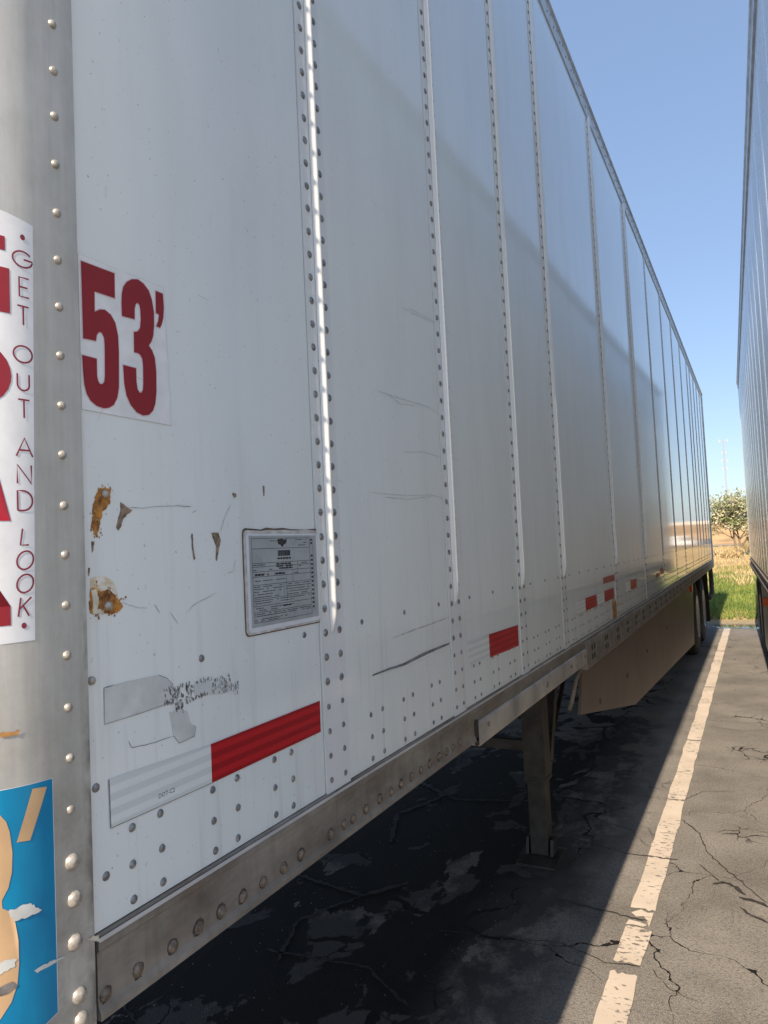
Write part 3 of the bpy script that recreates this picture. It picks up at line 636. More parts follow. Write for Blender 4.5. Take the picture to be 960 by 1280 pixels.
    for v, a, b in ((.06, .28, .42), (.05, .66, .86), (.085, .70, .84), (.115, .70, .85), (.325, .04, .2), (.325, .70, .86), (.36, .70, .87), (.38, .04, .30), (.425, .06, .2), (.425, .35, .5), (.44, .62, .74),
                    (.50, .06, .3), (.50, .35, .5), (.565, .04, .44), (.59, .04, .44), (.62, .04, .42), (.65, .04, .36), (.68, .04, .4), (.565, .5, .87), (.59, .5, .87), (.62, .5, .86), (.65, .5, .87), (.68, .5, .83),
                    (.72, .04, .86), (.745, .05, .6), (.80, .06, .6), (.825, .05, .35), (.865, .04, .87), (.885, .04, .87), (.92, .04, .5), (.94, .04, .4)): words(a, b, v)
    for v, a, b in ((.262, .38, .58), (.325, .36, .58), (.35, .36, .60), (.375, .40, .6), (.435, .06, .26), (.435, .34, .48), (.805, .44, .56)): words(a, b, v, .0026, .95)
    tag(sub(m, 'printed_text', 'black_print', pl), kind='stuff')
    m = MB(); u = .39
    while u < .57:
        wv = random.choice((.004, .007, .010)); strip_poly(m, [U(u, .17), U(u+wv, .17), U(u+wv, .235), U(u, .235)], X, .0001); u += wv+random.choice((.004, .006))
    sub(m, 'barcode', 'black_print', pl)
    m = MB(); strip_poly(m, [U(.385, .045), U(.45, .035), (U(.50, .05)), U(.53, .035), U(.515, .09), U(.48, .105), U(.46, .135), U(.43, .105), U(.40, .10)], X, .0001); sub(m, 'emblem', 'black_print', pl)
    m = MB()
    for k, v in enumerate([.055, .095]+[.25+.052*q for q in range(13)]):
        strip_poly(m, [U(.90, v-.011), U(.928, v-.013), U(.93, v+.011), U(.90, v+.011)], X, .0001)
    sub(m, 'punch_marks', 'black_print', pl)
    # ---------------- wear: rust, peeled paint, scratches, dent
    def patch(name, pts, mat, par=root, x=.0006, th=.0003):
        m = MB(); strip_poly(m, pts, x, th); return sub(m, name, mat, par)
    def jag(pts, amp, n=3):
        out = []
        for i in range(len(pts)):
            a, b = pts[i], pts[(i+1) % len(pts)]
            for k in range(n):
                t = k/n; out.append((a[0]+(b[0]-a[0])*t+random.uniform(-amp, amp)*(k > 0), a[1]+(b[1]-a[1])*t+random.uniform(-amp, amp)*(k > 0)))
        return out
    patch('rust_stain', jag(D['rust_halo'], .0008), 'halo_stain', x=.0004)
    patch('rust_stain', jag(D['rust1'], .0011, 5), 'rust'); patch('rust_stain', jag(D['rust2'], .0011, 5), 'rust')
    patch('putty_smear', jag(D['cream'], .0013, 4), 'cream_putty', x=.0011)
    m = MB()
    for key in ('rust1', 'rust2'):
        for k in range(46):
            a, b = random.choice(D[key]); a += random.gauss(0, .0035); b += random.gauss(0, .0035)-.001; q = random.uniform(.0004, .0022)
            if a > .6: strip_poly(m, jag([(a, b), (a+q, b), (a+q, b+q*1.5), (a, b+q*1.5)], q*.3, 2), .0007, .0001)
    tag(sub(m, 'rust_specks', 'rust', root), kind='stuff')
    for k in range(1, 8): patch('paint_chip', jag(D['chip%d' % k], .0005, 4), 'rust_dull')
    patch('peeled_paint', jag(D['grayA'], .0007), 'peel_gray'); patch('peeled_paint', jag(D['grayB'], .0007), 'peel_gray')
    patch('peeled_paint', jag(D['grayC'], .001), 'peel_gray'); patch('peeled_paint', jag(D['grayD'], .001), 'peel_gray')
    m = MB(); ribbon(m, [(.6189, 1.4637), (.6183, 1.4209), (.675, 1.4218), (.7312, 1.424)], .0007, .0012, False); ribbon(m, [(.7076, 1.4637), (.7217, 1.4573), (.7323, 1.4475), (.7338, 1.4393)], .0007, .0012, False)
    ribbon(m, [(.7317, 1.3792), (.7412, 1.3674), (.7712, 1.3694), (.774, 1.3826)], .0007, .0012, False); ribbon(m, [(.6189, 1.4637), (.625, 1.4640), (.634, 1.4643)], .0014, .0012)
    tag(sub(m, 'peel_outline', 'scratch_dark', root), kind='stuff')
    m = MB()   # broken black residue left by an old sticker
    for y0, z0, y1, z1, n in ((.716, 1.420, .752, 1.443, 70), (.757, 1.415, .772, 1.440, 40), (.775, 1.418, .80, 1.422, 18), (.775, 1.438, .81, 1.441, 18), (.81, 1.415, .85, 1.44, 60), (.85, 1.408, .868, 1.425, 24), (.735, 1.405, .752, 1.42, 20)):
        for k in range(n):
            a, b = random.uniform(y0, y1), random.uniform(z0, z1); h = random.uniform(.001, .006); ww = random.uniform(.0004, .0012)
            strip_poly(m, [(a, b), (a+ww, b+random.uniform(-.0005, .0005)), (a+ww+random.uniform(-.001, .001), b+h), (a-.0003, b+h)], .0012, .0001)
    for k in range(22):
        t = k/21; a = .735+random.uniform(-.002, .002)+.0*t; b = 1.412+.028*random.random(); ribbon(m, [(a, b), (a+random.uniform(.005, .014), b+random.uniform(-.002, .002))], .0008, .0012)
    tag(sub(m, 'sticker_residue', 'scratch_dark', root), kind='stuff')
    for i, ln in enumerate(D['lines']):
        pts = []; m = MB()
        for a, b in zip(ln[:-1], ln[1:]):
            for k in range(4): t = k/4; pts.append((a[0]+(b[0]-a[0])*t, a[1]+(b[1]-a[1])*t+random.uniform(-.0006, .0006)))
        pts.append(ln[-1]); ribbon(m, pts, .0008 if i not in (10, 11) else .0018, .0009 if pts[0][0] < 1.72 else .0036)
        sub(m, 'scratch', 'scratch_pale' if i not in (2, 6, 10) else 'scratch_dark', root)
    m = MB()
    for k in range(40):
        a, b = random.uniform(.62, 2.3), random.uniform(1.2, 2.6); an = random.uniform(-.4, .4)+(1.5 if random.random() < .3 else 0); l_ = random.uniform(.004, .03)
        ribbon(m, [(a, b), (a+l_*math.cos(an), b+l_*math.sin(an))], random.uniform(.0004, .0011), .0009)
    for k in range(170):
        a, b = random.uniform(.62, 1.7), random.uniform(1.2, 2.6); q = random.uniform(.0003, .0011)
        strip_poly(m, [(a, b), (a+q, b), (a+q, b+q*1.4), (a, b+q)], .0008, .0001)
    tag(sub(m, 'scratch_specks', 'scratch_dark', root), kind='stuff')
    m = MB()   # creased dent: a shallow gouge with a raised lip
    vs = []; pts = [(1.2885, 1.3615, .0004), (1.369, 1.362, .003), (1.437, 1.3605, .006), (1.545, 1.3665, .008), (1.62, 1.3685, .006), (1.70, 1.3700, .004)]
    for y, z, h in pts: vs += [(.0006, y, z+h*.5), (.0022, y, z+h*.15), (.0006, y, z-h*.45)]
    m.add(vs, [(3*i+k, 3*i+k+1, 3*i+k+4, 3*i+k+3) for i in range(len(pts)-1) for k in (0, 1)])
    sub(m, 'dent_crease', 'scratch_dark', root)
    m = MB(); vs = []
    for y, z, h in pts: vs += [(.0006, y, z-h*.5), (.0025, y, z-h*.75), (.0006, y, z-h*1.2)]
    m.add(vs, [(3*i+k, 3*i+k+1, 3*i+k+4, 3*i+k+3) for i in range(len(pts)-1) for k in (0, 1)])
    sub(m, 'dent_lip', 'vinyl_white', root)

    # ---------------- stickers on the corner post: flat outlines wrapped round the rounded edge
    def wrap(name, outlines, mat, par, off, cut=.006):
        bm = bmesh.new()
        for pts in outlines:
            vs = [bm.verts.new((s_, z_, 0)) for s_, z_ in pts]
            try: bm.faces.new(vs)
            except ValueError: pass
        bmesh.ops.triangulate(bm, faces=bm.faces[:], ngon_method='EAR_CLIP')
        s_ = .43
        while s_ < .536:
            bmesh.ops.bisect_plane(bm, geom=bm.verts[:]+bm.edges[:]+bm.faces[:], plane_co=(s_, 0, 0), plane_no=(1, 0, 0)); s_ += cut
        for v in bm.verts:
            x, y = post(v.co.x, off); v.co = Vector((x-org[0], y-org[1], v.co.y-org[2]))
        for f in bm.faces:
            f.normal_update()
            if f.normal.x-f.normal.y*.3 < 0: f.normal_flip()
            f.smooth = True
        me = bpy.data.meshes.new(name); bm.to_mesh(me); bm.free(); me.materials.append(MAT[mat])
        o = bpy.data.objects.new(name, me); C.objects.link(o); o.parent = par; return o
    def stroke(pts, wd, closed=False):
        pts = [Vector(p) for p in pts]; n = len(pts); quads = []
        def nr(i):
            if closed: a, b = pts[(i-1) % n], pts[(i+1) % n]
            else: a, b = pts[max(i-1, 0)], pts[min(i+1, n-1)]
            d = (b-a).normalized(); return Vector((-d.y, d.x))*wd/2
        for i in range(n if closed else n-1):
            j = (i+1) % n; quads.append([tuple(pts[i]+nr(i)), tuple(pts[j]+nr(j)), tuple(pts[j]-nr(j)), tuple(pts[i]-nr(i))])
        return quads
    def arc(cx, cy, rx, ry, a0, a1, n=18): return [(cx+rx*math.cos(R(a0+(a1-a0)*k/n)), cy+ry*math.sin(R(a0+(a1-a0)*k/n))) for k in range(n+1)]
    wst = wrap('warning_sticker', [[(.415, 2.012), (.531, 1.993), (.523, 1.5335), (.415, 1.5325)]], 'vinyl_white', root, .0003)
    wst['label'] = 'white sticker with small maroon letters reading GET OUT AND LOOK'
    def glyph(ch, y0, z1, y1, z0):
        w_, h = y1-y0, z1-z0
        G = {'G': [arc(.5, .5, .5, .5, 40, 360, 24)+[(.55, .5)]], 'E': [[(1, 1), (0, 1), (0, 0), (1, 0)], [(0, .5), (.85, .5)]], 'T': [[(0, 1), (1, 1)], [(.5, 1), (.5, 0)]],
             'O': [arc(.5, .5, .5, .5, 0, 360, 28)], 'U': [[(0, 1), (0, .4)]+arc(.5, .36, .5, .36, 180, 360, 14)+[(1, .4), (1, 1)]], 'A': [[(0, 0), (.5, 1), (1, 0)], [(.2, .34), (.8, .34)]],
             'N': [[(0, 0), (0, 1), (1, 0), (1, 1)]], 'D': [[(0, 0), (0, 1), (.35, 1)]+arc(.35, .5, .65, .5, 90, -90, 14)+[(0, 0)]], 'L': [[(0, 1), (0, 0), (1, 0)]],
             'K': [[(0, 0), (0, 1)], [(1, 1), (.05, .42)], [(.3, .58), (1, 0)]]}[ch]
        return [[(y0+w_*a, z0+h*b) for a, b in ln] for ln in G]
    for k, (ch, bx) in enumerate(zip('GETOUTANDLOOK', D['goalbox'])):
        (y0, z1), (y1, z0) = bx; z0 += .0005
        if ch == 'T': y0 -= .0012; y1 += .001
        q = []
        for ln in glyph(ch, y0, z1, y1, z0):
            if k >= 9: ln = [(a+(b-(z0+z1)/2)*.15, b) for a, b in ln]
            q += stroke(ln, .0019)
        wrap('small_letter', q, 'maroon_print', wst, .0007)
    for y, z in D['dots']: wrap('dot', [arc(y, z, .0028, .0032, 0, 342, 19)], 'maroon_print', wst, .0007)
    # big letters G O A L, running off the left edge of the frame
    def big(outs): wrap('big_letter', outs, 'red_print', wst, .0007)
    big([[(.462, 1.955), (.499, 1.955), (.499, 1.9705), (.462, 1.9705)], [(.462, 1.8865), (.5030, 1.8865), (.5030, 1.936), (.478, 1.936), (.478, 1.915), (.462, 1.915)], [(.440, 1.885), (.4619, 1.885), (.4619, 1.9705), (.440, 1.9705)]])
    big(stroke(arc(.4665, 1.818, .026, .024, 0, 350, 24), .021, True))
    big([[(.434, 1.662), (.455, 1.662), (.4665, 1.715), (.478, 1.662), (.4995, 1.662), (.4805, 1.742), (.4535, 1.742)]])
    big([[(.440, 1.552), (.4975, 1.552), (.4975, 1.572), (.462, 1.572), (.462, 1.632), (.440, 1.632)]])
    bst = wrap('blue_sticker', [[(.43, 1.3875), (.5400, 1.3815), (.5406, 1.136), (.522, 1.131), (.52, 1.118), (.43, 1.112)]], 'blue_vinyl', root, .0003)
    bst['label'] = 'scuffed blue sticker with tan digits'
    wrap('sticker_edge', stroke([(.43, 1.3878), (.5403, 1.3818), (.5410, 1.2), (.5408, 1.135), (.522, 1.130)], .0008), 'vinyl_white', bst, .0002)
    wrap('foot_mark', [D['tick']], 'tan_print', bst, .0007)
    b = D['bowl']
    wrap('digit', [[(.452, 1.374), (.472, 1.371)]+[tuple(q) for q in b[:-1]]+[(.4790, 1.158), (.468, 1.149), (.45, 1.146)]], 'tan_print', bst, .0007)
    for i, pts in enumerate(D['scr']): wrap('scrape', [jag(pts, .0012, 4)], ('peel_gray', 'peel_gray', 'cream_putty', 'rust_orange')[i], pst, .0011)
    wrap('scrape', [jag([(.470, 1.212), (.486, 1.216), (.497, 1.212), (.494, 1.205), (.482, 1.2035), (.470, 1.2)], .0012, 4)], 'peel_gray', bst, .0011)
    wrap('scrape', [jag([(.470, 1.190), (.492, 1.192), (.497, 1.186), (.488, 1.182), (.470, 1.183)], .0008)], 'scratch_dark', bst, .0012)
    T.panels = panels
    return T

def txt(par, s, y, z, size, slant, mat, org):
    cu = bpy.data.curves.new('t', 'FONT'); cu.body = s; cu.size = size*1.35; cu.resolution_u = 2
    o = bpy.data.objects.new('t', cu); C.objects.link(o)
    dg = bpy.context.evaluated_depsgraph_get(); me = bpy.data.meshes.new_from_object(o.evaluated_get(dg))
    bpy.data.objects.remove(o)
    me.transform(Matrix(((0, 0, 1, .00135-org[0]), (1, 0, 0, y-org[1]), (0, 1, 0, z-org[2]), (0, 0, 0, 1))))
    me.materials.append(MAT[mat]); q = bpy.data.objects.new('small_print', me); C.objects.link(q); q.parent = par

def build_right():
    T = Trailer(); org = (-1.3, 7.0, 0); T.org = org
    ang = .0273; A = Vector((-.1017, 13.2373, 0)); rz = math.pi+ang
    M = Matrix.Translation(A) @ Matrix.Rotation(rz, 4, 'Z')
    root = empty('semi_trailer', M @ Vector(org), rz, label='white trailer with plain side cropped by the right edge, orange lamp on its skirt', cat='trailer')
    T.root = root
    B = lambda mb, n, mat, par=root: mb.build(n, mat, par, org)
    zb, L = 1.235, 12.3
    m = MB(); m.box(-2.58, -.012, .05, L, 1.16, 4.04); B(m, 'cargo_body', 'dark_gap')
    m = MB(); m.box(-2.6, -.01, 0, L+.02, 4.05, 4.08); B(m, 'roof', 'roof')
    st = 1.219; n = 10; riv = MB()
    for i in range(n):
        y0, y1 = .1+i*st, .1+(i+1)*st
        m = MB(); m.box(-.011, 0, y0+.001, y1-.003, zb, 4.02); B(m, 'side_panel', 'white_paint_plain')
        for off in (0, st/2):
            m = MB(); y = y0+off
            m.extrude([(-.002, y), (.0006, y), (.0016, y+.02), (.0016, y+.06), (.0006, y+.08), (-.002, y+.08)], zb, 4.02, axis='z')
            B(m, 'rib', 'rib_paint')
            z = 1.27
            while z < 4.0:
                riv.dome((.0012, y+.02, z), .004, .0012, 5); z += .2
    tag(B(riv, 'rivet_rows', 'rivet_metal'), kind='stuff')
    m = MB(); m.extrude([(-.02, 4.0), (.012, 4.0), (.014, 4.06), (.024, 4.07), (.024, 4.1), (-.02, 4.102)], 0, L); B(m, 'top_rail', 'top_rail_metal')
    m = MB(); m.extrude([(-.02, 1.233), (.006, 1.233), (.008, 1.205), (.02, 1.20), (.02, 1.175), (.008, 1.17), (.008, 1.13), (.024, 1.125), (.024, 1.09), (-.02, 1.09)], .02, L)
    B(m, 'bottom_side_rail', 'side_rail_metal')
    m = MB(); m.box(-2.59, -.004, L, L+.04, 1.1, 4.04); B(m, 'front_wall', 'white_paint_plain')
    m = MB(); m.box(-.1, .004, -.03, .10, 1.06, 4.08); B(m, 'rear_corner_post', 'top_rail_metal')
    for k in range(2):
        m = MB(); m.box(-.1-1.2*(k+1)+.01, -.1-1.2*k-.01, -.02, .03, 1.12, 4.0); B(m, 'rear_door', 'white_paint_plain')
    m = MB(); m.box(-2.5, -.12, .02, .12, .50, .60); m.box(-.8, -.7, .03, .12, .5, 1.16); m.box(-1.9, -1.8, .03, .12, .5, 1.16); B(m, 'underride_guard', 'steel_dark')
    m = MB(); m.box(-.10, -.01, .05, .2, 1.0, 1.09); B(m, 'dock_bumper', 'tyre_rubber')
    for yy in (1.05, 2.3):
        for cx, sd in ((-.03, 1), (-.36, 1), (-2.53, -1), (-2.2, -1)): wheel(T, (cx, yy, .508), .505, .27, sd)
        m = MB(); m.tube([(-2.4, yy, .508), (-.2, yy, .508)], .065, 10); B(m, 'axle', 'steel_dark')
    m = MB(); m.box(-.62, -.55, .4, 3.2, .80, 1.1); m.box(-2.05, -1.98, .4, 3.2, .80, 1.1); m.box(-2.5, -.05, .3, L-.1, 1.08, 1.15); B(m, 'floor_frame', 'steel_dark')
    m = MB(); m.extrude([(2.95, 1.085), (3.1, .22), (9.5, .26), (10.4, .7), (10.4, 1.085)], -.05, -.035, axis='x'); B(m, 'side_skirt', 'skirt_light')
    m = MB(); m.box(-.035, .012, 4.65, 4.82, .85, .93); B(m, 'marker_lamp', 'orange_lamp')
    for xx in (-.4, -2.15):
        m = MB(); m.box(xx-.07, xx+.07, 10.9, 11.04, .05, 1.08); m.box(xx-.14, xx+.14, 10.83, 11.11, .004, .05); B(m, 'landing_leg', 'leg_paint')
    return T

near = build_near()
right = build_right()

# ------------------------------------------------------------------ ground
def sheet(name, mat, xs, ys, zf, **k):
    m = MB(); nx, ny = len(xs), len(ys)
    m.add([(x, y, zf(x, y)) for y in ys for x in xs], [(j*nx+i, j*nx+i+1, (j+1)*nx+i+1, (j+1)*nx+i) for j in range(ny-1) for i in range(nx-1)], True)
    o = m.build(name, mat); tag(o, kind='structure', **k); return o
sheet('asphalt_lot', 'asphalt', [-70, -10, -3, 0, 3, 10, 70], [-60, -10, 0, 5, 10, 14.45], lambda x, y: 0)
PR = [(14.3, -.05), (14.46, .0), (14.6, .05), (16, .10), (21.7, .30), (27, .30), (40, .12), (60, -.05), (100, -.35), (140, -.6), (172, -.6), (176, -.3), (203, 4.4), (216, 4.4), (260, 3.4), (4000, 3.0)]
def zt(y):
    for (a, za), (b, zb_) in zip(PR[:-1], PR[1:]):
        if a <= y <= b: return za+(zb_-za)*(y-a)/(b-a)
    return PR[-1][1]
from mathutils import noise as mn
def zf(x, y):
    k = min(1, max(0, (y-15)/4)); return zt(y)+k*.05*mn.noise(Vector((x*.35, y*.35, 0)))+min(1, max(0, (y-25)/40))*.12*mn.noise(Vector((x*.06, y*.06, 3)))*(1 if y < 150 else .5)
ysf = [14.3, 14.46, 14.6, 14.8, 15.2]+[16+.6*k for k in range(30)]+[35+3*k for k in range(36)]+[144+4*k for k in range(8)]
sheet('field', 'field_soil', sorted(set([-400, -250, -150, -80, -50, -30]+list(range(-20, 31, 2))+[50, 80, 150, 250, 400])), ysf, zf)
sheet('embankment', 'embankment_soil', [-3000, -1200, -400, -200, -100, -50, 0, 50, 100, 200, 400, 1200, 3000], [171, 176, 185, 194, 203, 216, 260, 600, 1500, 4500], lambda x, y: zt(min(y, 3999))+.03+.5*mn.noise(Vector((x*.02, y*.05, 0)))*(1 if 174 < y < 200 else 0))
sheet('ground', 'embankment_soil', [-4500, -400, 400, 4500], [-4500, -300, 300, 4500], lambda x, y: -1.2)
sheet('far_road', 'road_far', [-400, -100, 0, 100, 400], [142, 147, 152], lambda x, y: zt(y)+.12)
m = MB()
m.extrude([(203.5, 4.3), (203.5, 5.25), (203.75, 5.25), (203.9, 4.3)], -900, 900, axis='x')
tag(m.build('concrete_barrier', 'concrete'), label='pale concrete barrier along the crest of the far tan embankment', cat='barrier')
# gutter water at the kerb line
m = MB(); pts = [(-.80, 13.95), (-.62, 13.62), (-.4, 13.70), (0, 13.60), (.5, 13.7), (1.4, 13.62), (1.4, 14.3), (.6, 14.33), (.1, 14.22), (-.35, 14.3), (-.7, 14.25)]
m.add([(x, y, .005) for x, y in pts], [tuple(range(len(pts)))]); tag(m.build('gutter_water', 'wet_gutter'), kind='structure')
# parking line: worn pieces broken by transverse cracks
def line_piece(mb, y0, y1, endj=.02):
    n = max(2, int((y1-y0)/.05)); L, Rr = [], []
    for i in range(n+1):
        y = y0+(y1-y0)*i/n
        jl = mn.noise(Vector((y*3.1, 0, 0)))*.010+random.uniform(-.002, .002); jr = mn.noise(Vector((y*3.3, 9, 0)))*.009+random.uniform(-.002, .002)
        L.append((-.592+jl, y, .004)); Rr.append((-.490+jr, y, .004))
    a = [(-.592+.102*k/7, y1+random.uniform(-endj, endj), .004) for k in range(1, 7)]; b = [(-.490-.102*k/7, y0+random.uniform(-endj, endj), .004) for k in range(1, 7)]
    pts = L+a+Rr[::-1]+b
    mb.add(pts, [tuple(range(len(pts)))])
m = MB()
br = [1.5, 2.1, 2.13, 2.83, 2.905, 3.175, 3.345, 3.9, 3.915, 4.78, 4.80, 6.2, 6.23, 8.4, 8.43, 11, 11.05, 14.3]
for a, b in zip(br[::2], br[1::2]): line_piece(m, a, b, .012)
m.add([(x, y, .004) for x, y in ((-.585, 3.30), (-.56, 3.27), (-.53, 3.285), (-.515, 3.25), (-.50, 3.20), (-.497, 3.33), (-.52, 3.32), (-.55, 3.34))], [tuple(range(8))])
m.add([(x, y, .004) for x, y in ((-.592, 3.19), (-.585, 3.235), (-.54, 3.23), (-.51, 3.215), (-.52, 3.195), (-.56, 3.2))], [tuple(range(6))])
tag(m.build('parking_line', 'line_paint'), kind='structure')
# open cracks with broken edges
def crack(mb, pts, wd, z=.0045):
    P = []
    for a, b in zip(pts[:-1], pts[1:]):
        n = max(2, int(math.dist(a, b)/.02))
        for k in range(n): t = k/n; P.append((a[0]+(b[0]-a[0])*t+random.uniform(-.006, .006), a[1]+(b[1]-a[1])*t+random.uniform(-.006, .006)))
    P.append(pts[-1]); vs = []
    for i, (x, y) in enumerate(P):
        q = P[min(i+1, len(P)-1)]; p = P[max(i-1, 0)]; d = Vector((q[0]-p[0], q[1]-p[1])); d = d.normalized() if d.length else Vector((1, 0))
        ww = wd*(.2 if i in (0, len(P)-1) else random.uniform(.35, 1.3))/2
        vs += [(x-d.y*ww, y+d.x*ww, z), (x+d.y*ww, y-d.x*ww, z)]
    mb.add(vs, [(2*i, 2*i+1, 2*i+3, 2*i+2) for i in range(len(P)-1)])
m = MB()
for pts, wd in zip(D['cracksR'], (.006, .020, .028, .012, .004, .006)): crack(m, pts, wd)
for pts, wd in (([(-.5, 2.9), (-.62, 2.88), (-.8, 2.95), (-1.3, 2.85)], .006), ([(-.5, 3.25), (-.6, 3.26), (-.9, 3.3)], .008), ([(-.45, 3.91), (-.7, 3.9), (-1.0, 4.0)], .006),
                ([(-1.15, 1.7), (-1.5, 1.85), (-1.8, 1.8), (-2.3, 2.0)], .012), ([(-1.2, 2.35), (-1.45, 2.5), (-1.9, 2.45)], .014), ([(-1.6, 3.2), (-1.75, 3.0), (-2.3, 3.1), (-2.9, 2.9)], .03), ([(-1.75, 3.0), (-1.9, 2.7), (-1.8, 2.4)], .018),
                ([(-1.3, 4.5), (-1.8, 4.35), (-2.2, 4.6), (-2.9, 4.5)], .035), ([(-1.9, 4.4), (-2.05, 4.0), (-1.9, 3.6)], .03), ([(-.15, 5.1), (-.4, 5.0), (-.5, 4.8)], .004), ([(.1, 6.8), (-.2, 6.6), (-.45, 6.7)], .005)): crack(m, pts, wd)
tag(m.build('asphalt_cracks', 'tar'), kind='stuff')
# flakes of blue paint and grit on the asphalt
m = MB(); m2 = MB()
for k in range(26):
    cx, cy = random.choice(((-.33, 2.95), (-.2, 2.72), (-.42, 2.6), (-.3, 4.3), (-.15, 2.6), (-.42, 3.3)))
    a, b = cx+random.gauss(0, .025), cy+random.gauss(0, .03); q = random.uniform(.002, .0065)
    m.add([(a, b, .003), (a+q, b+q*.4, .005), (a+q*.3, b+q, .004)], [(0, 1, 2)])
for k in range(900):
    a, b = random.uniform(-2.2, .25), 1.8+random.random()**1.5*7; q = random.uniform(.002, .006)
    m2.add([(a, b, .001), (a+q, b+q*.3, .001), (a+q*.2, b+q, .001), (a+q*.4, b+q*.4, .001+q*.7)], [(0, 1, 3), (1, 2, 3), (2, 0, 3)])
tag(m.build('paint_flakes', plain('blue_flake', (.16, .30, .42), .6)), kind='stuff')
tag(m2.build('grit', plain('grit_stone', (.24, .22, .19), .9, 0, .4, 300)), kind='stuff')

# ------------------------------------------------------------------ grass
def blades(name, mat, n, xr, yr, h, wd, power=1., clump=0):
    x = RNG.uniform(*xr, n); y = yr[0]+(yr[1]-yr[0])*RNG.random(n)**power
    if clump:
        k = RNG.integers(0, clump, n); cx = RNG.uniform(*xr, clump); cy = yr[0]+(yr[1]-yr[0])*RNG.random(clump)**power; rr = RNG.uniform(.08, .35, clump)
        x = cx[k]+RNG.normal(0, 1, n)*rr[k]; y = np.clip(cy[k]+RNG.normal(0, 1, n)*rr[k], yr[0], yr[1])
    hh = h*RNG.uniform(.5, 1.3, n); a = RNG.uniform(0, 6.28, n); dx, dy = np.cos(a)*wd, np.sin(a)*wd
    lx, ly = RNG.normal(0, .35, n)*hh, RNG.normal(0, .35, n)*hh
    z = np.array([zf(p, q) for p, q in zip(x, y)])-.01
    V = np.stack([np.stack([x-dx, y-dy, z], 1), np.stack([x+dx, y+dy, z], 1), np.stack([x+lx, y+ly, z+hh], 1)], 1).reshape(-1, 3)
    me = bpy.data.meshes.new(name); me.from_pydata(V.tolist(), [], np.arange(3*n).reshape(-1, 3).tolist()); me.materials.append(MAT[mat])
    o = bpy.data.objects.new(name, me); C.objects.link(o); return tag(o, kind='stuff')
blades('green_grass', 'green_grass', 42000, (-5, 5), (14.65, 24), .10, .012, 1.2)
blades('green_grass', 'green_grass', 9000, (-4, 6), (22, 34), .13, .016, 1.3, 160)
blades('dry_grass', 'dry_grass', 9000, (-4, 5), (14.6, 15.6), .05, .01)
blades('dry_grass', 'dry_grass', 26000, (-8, 10), (20, 60), .16, .02, 1.1, 900)
blades('dry_grass', 'dry_grass', 14000, (-20, 30), (50, 130), .35, .06, 1, 600)

# ------------------------------------------------------------------ trees
def tree(name, loc, H, rad, nl, seed, label, group=None, leaf=.11):
    rnd = random.Random(seed); root = empty(name, loc, label=label, cat='tree', group=group)
    tr = MB(); tips = []
    def limb(p, d, l_, r, dep):
        pts = [p]; q = Vector(p); dd = Vector(d)
        for k in range(4):
            dd = (dd+Vector((rnd.gauss(0, .16), rnd.gauss(0, .16), rnd.gauss(.05, .08)))).normalized(); q = q+dd*l_/4; pts.append(Vector(q))
            if dep < 3 and k >= 1:
                for _ in range(2 if dep else 3):
                    e = (dd+Vector((rnd.gauss(0, .75), rnd.gauss(0, .75), rnd.gauss(.1, .4)))).normalized(); limb(q, e, l_*rnd.uniform(.5, .72), r*.5, dep+1)
            if dep >= 2: tips.append(Vector(q))
        tr.tube(pts, [r*(1-.15*k) for k in range(5)], 5 if dep else 8)
    for k in range(3): limb(Vector((0, 0, 0)), Vector((rnd.gauss(0, .25), rnd.gauss(0, .25), 1)).normalized(), H*.52, H*.02, 0)
    tr.build('trunk', 'bark', root)
    lv = MB(); vs = []; fs = []
    for k in range(nl):
        t = rnd.choice(tips); c = t+Vector((rnd.gauss(0, .17), rnd.gauss(0, .17), rnd.gauss(0, .15)))*(H/5)
        sc = leaf*rnd.uniform(.6, 1.3); a = Vector((rnd.gauss(0, 1), rnd.gauss(0, 1), rnd.gauss(0, 1))).normalized(); b = a.orthogonal().normalized()
        lv.add([c-a*sc, c+b*sc*.45, c+a*sc, c-b*sc*.45], [(0, 1, 2, 3)])
    lv.build('crown', 'pale_leaf', root, recalc=False)
    return root
tree('tree', (-1.35, 62, zf(-1.35, 62)), 5.0, 1.7, 5200, 11, 'pale leafy young tree standing in the dry field between the two trailers', leaf=.12)
tree('tree', (-4.9, 62, zf(-4.9, 62)), 5.6, 2.0, 3000, 5, 'tree mostly hidden behind the far end of the long trailer, one sprig showing', leaf=.13)
# low dry brush
for k, (x, y, h) in enumerate(((-1.6, 52, .9), (.3, 58, 1.1), (-.6, 70, 1.2))):
    b = MB()
    for q in range(260):
        a = random.uniform(0, 6.28); e = random.uniform(.2, 1.3); l_ = h*random.uniform(.5, 1.1)
        p = Vector((x+random.gauss(0, .35), y+random.gauss(0, .35), zf(x, y)-.05)); d = Vector((math.cos(a)*math.cos(e), math.sin(a)*math.cos(e), math.sin(e)))
        s_ = Vector((-math.sin(a), math.cos(a), 0))*.02; b.add([p-s_, p+s_, p+d*l_], [(0, 1, 2)])
        if random.random() < .5:
            c = p+d*l_*.9; b.add([c-s_*3, c+Vector((0, 0, .1)), c+s_*3, c-Vector((0, 0, .1))], [(0, 1, 2, 3)])
    tag(b.build('dry_bush', 'dry_grass' if k != 1 else 'pale_leaf', recalc=False), label=('low dry bush in the tan field, nearest the long trailer', 'greenish low bush beneath the pale tree, near the right trailer', 'dry bush farthest out in the tan field')[k], cat='bush')

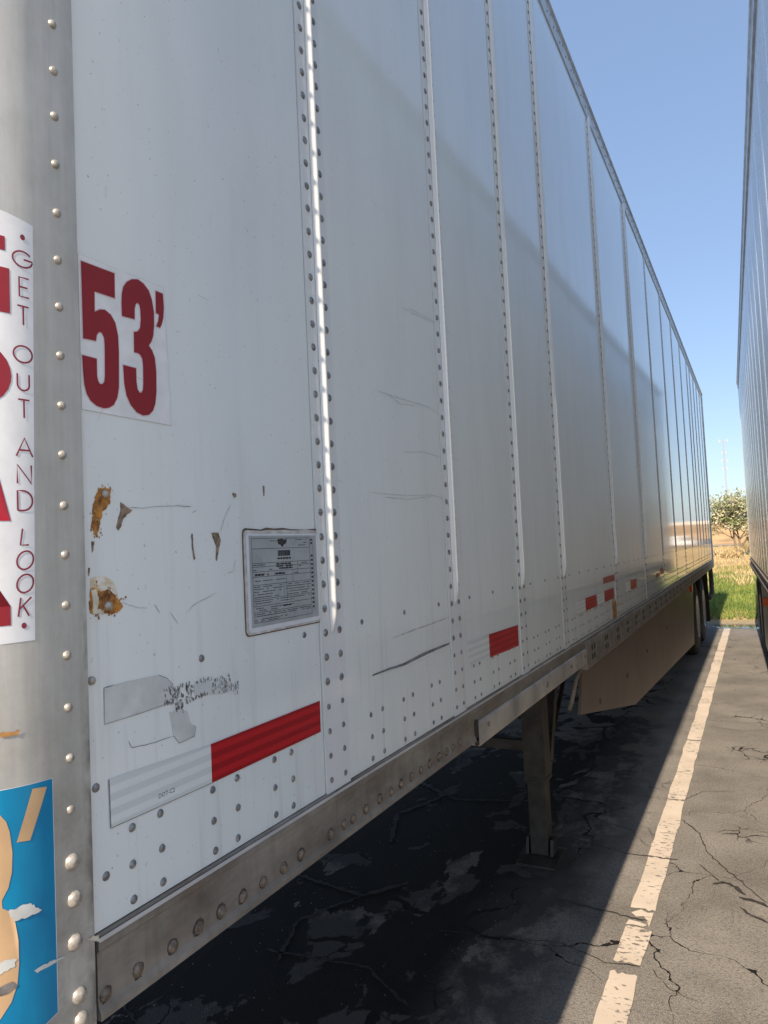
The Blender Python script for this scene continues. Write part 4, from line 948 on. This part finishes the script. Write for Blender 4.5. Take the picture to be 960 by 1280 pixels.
# ------------------------------------------------------------------ mast
def mast():
    x0, y0 = -11.6, 400.; root = empty('antenna_mast', (x0, y0, 3.3), label='thin tall antenna mast rising far off above the pale tree', cat='mast')
    m = MB(); H = 46
    L = [(-.35, -.2), (.35, -.2), (0, .4)]
    for a, b in L: m.tube([(a, b, 0), (a, b, H)], .07, 5)
    for k in range(46):
        for i in range(3): m.bar((*L[i], k), (*L[(i+1) % 3], k+1), .05, .05)
    m.build('lattice', 'mast_metal', root)
    for z, w_ in ((H-1, 1.9), (H-7, .9), (H-11, 1.4), (H-15, 1.0)):
        b = MB(); b.box(-w_, w_, -.1, .1, z, z+.15)
        for s_ in (-1, 1): b.box(s_*w_-.15, s_*w_+.15, -.15, .15, z-.8, z+.9)
        b.build('antenna_bracket', 'mast_metal', root)
mast()

# ------------------------------------------------------------------ parked vehicles far off
def car(x, y, kind, paint, label):
    z = zt(y)+.12; L = 4.6 if kind == 'car' else 5.6; W = 1.8
    root = empty('parked_car' if kind == 'car' else 'parked_van', (x, y, z), label=label, cat='car' if kind == 'car' else 'van', group='vehicles parked along the far road')
    if kind == 'car': body = [(-2.3, .35), (-2.3, .75), (-2.1, .92), (-1.3, 1.0), (-.6, 1.42), (.7, 1.45), (1.5, 1.02), (2.2, .95), (2.3, .7), (2.3, .35)]; win = [(-1.15, 1.02), (-.55, 1.37), (.65, 1.40), (1.3, 1.04)]
    else: body = [(-2.8, .4), (-2.8, .95), (-2.4, 1.15), (-1.7, 2.0), (-1.4, 2.1), (2.7, 2.1), (2.8, 1.9), (2.8, .4)]; win = [(-2.2, 1.2), (-1.65, 1.9), (-.8, 1.9), (-.8, 1.2)]
    m = MB(); m.extrude(body, -W/2, W/2, axis='y'); m.build('body', paint, root)
    for s_ in (-1, 1): m = MB(); m.extrude(win, s_*(W/2+.004)-.004, s_*(W/2+.004)+.004, axis='y'); m.build('window', 'car_glass', root)
    for wx in (-L*.31, L*.31):
        for s_ in (-1, 1):
            m = MB(); m.tube([(wx, s_*(W/2-.22), .33), (wx, s_*(W/2+.01), .33)], .33, 14); wo_ = m.build('wheel', 'tyre_rubber', root)
            m = MB(); m.tube([(wx, s_*(W/2-.02), .33), (wx, s_*(W/2+.02), .33)], .19, 10); m.build('rim', 'rim_metal', wo_)
car(.9, 147, 'car', 'car_black', 'black car parked beyond the dry field, half hidden by the right trailer')
car(6.2, 148, 'car', 'car_blue', 'dark blue car, next to the black car, seen as a reflection in the trailer side')
car(11.8, 147, 'van', 'car_white', 'white van seen reflected in the trailer side, nearer the dark blue car')
car(18.2, 147, 'van', 'car_white', 'outer white van of the reflected row, leftmost in the reflection')
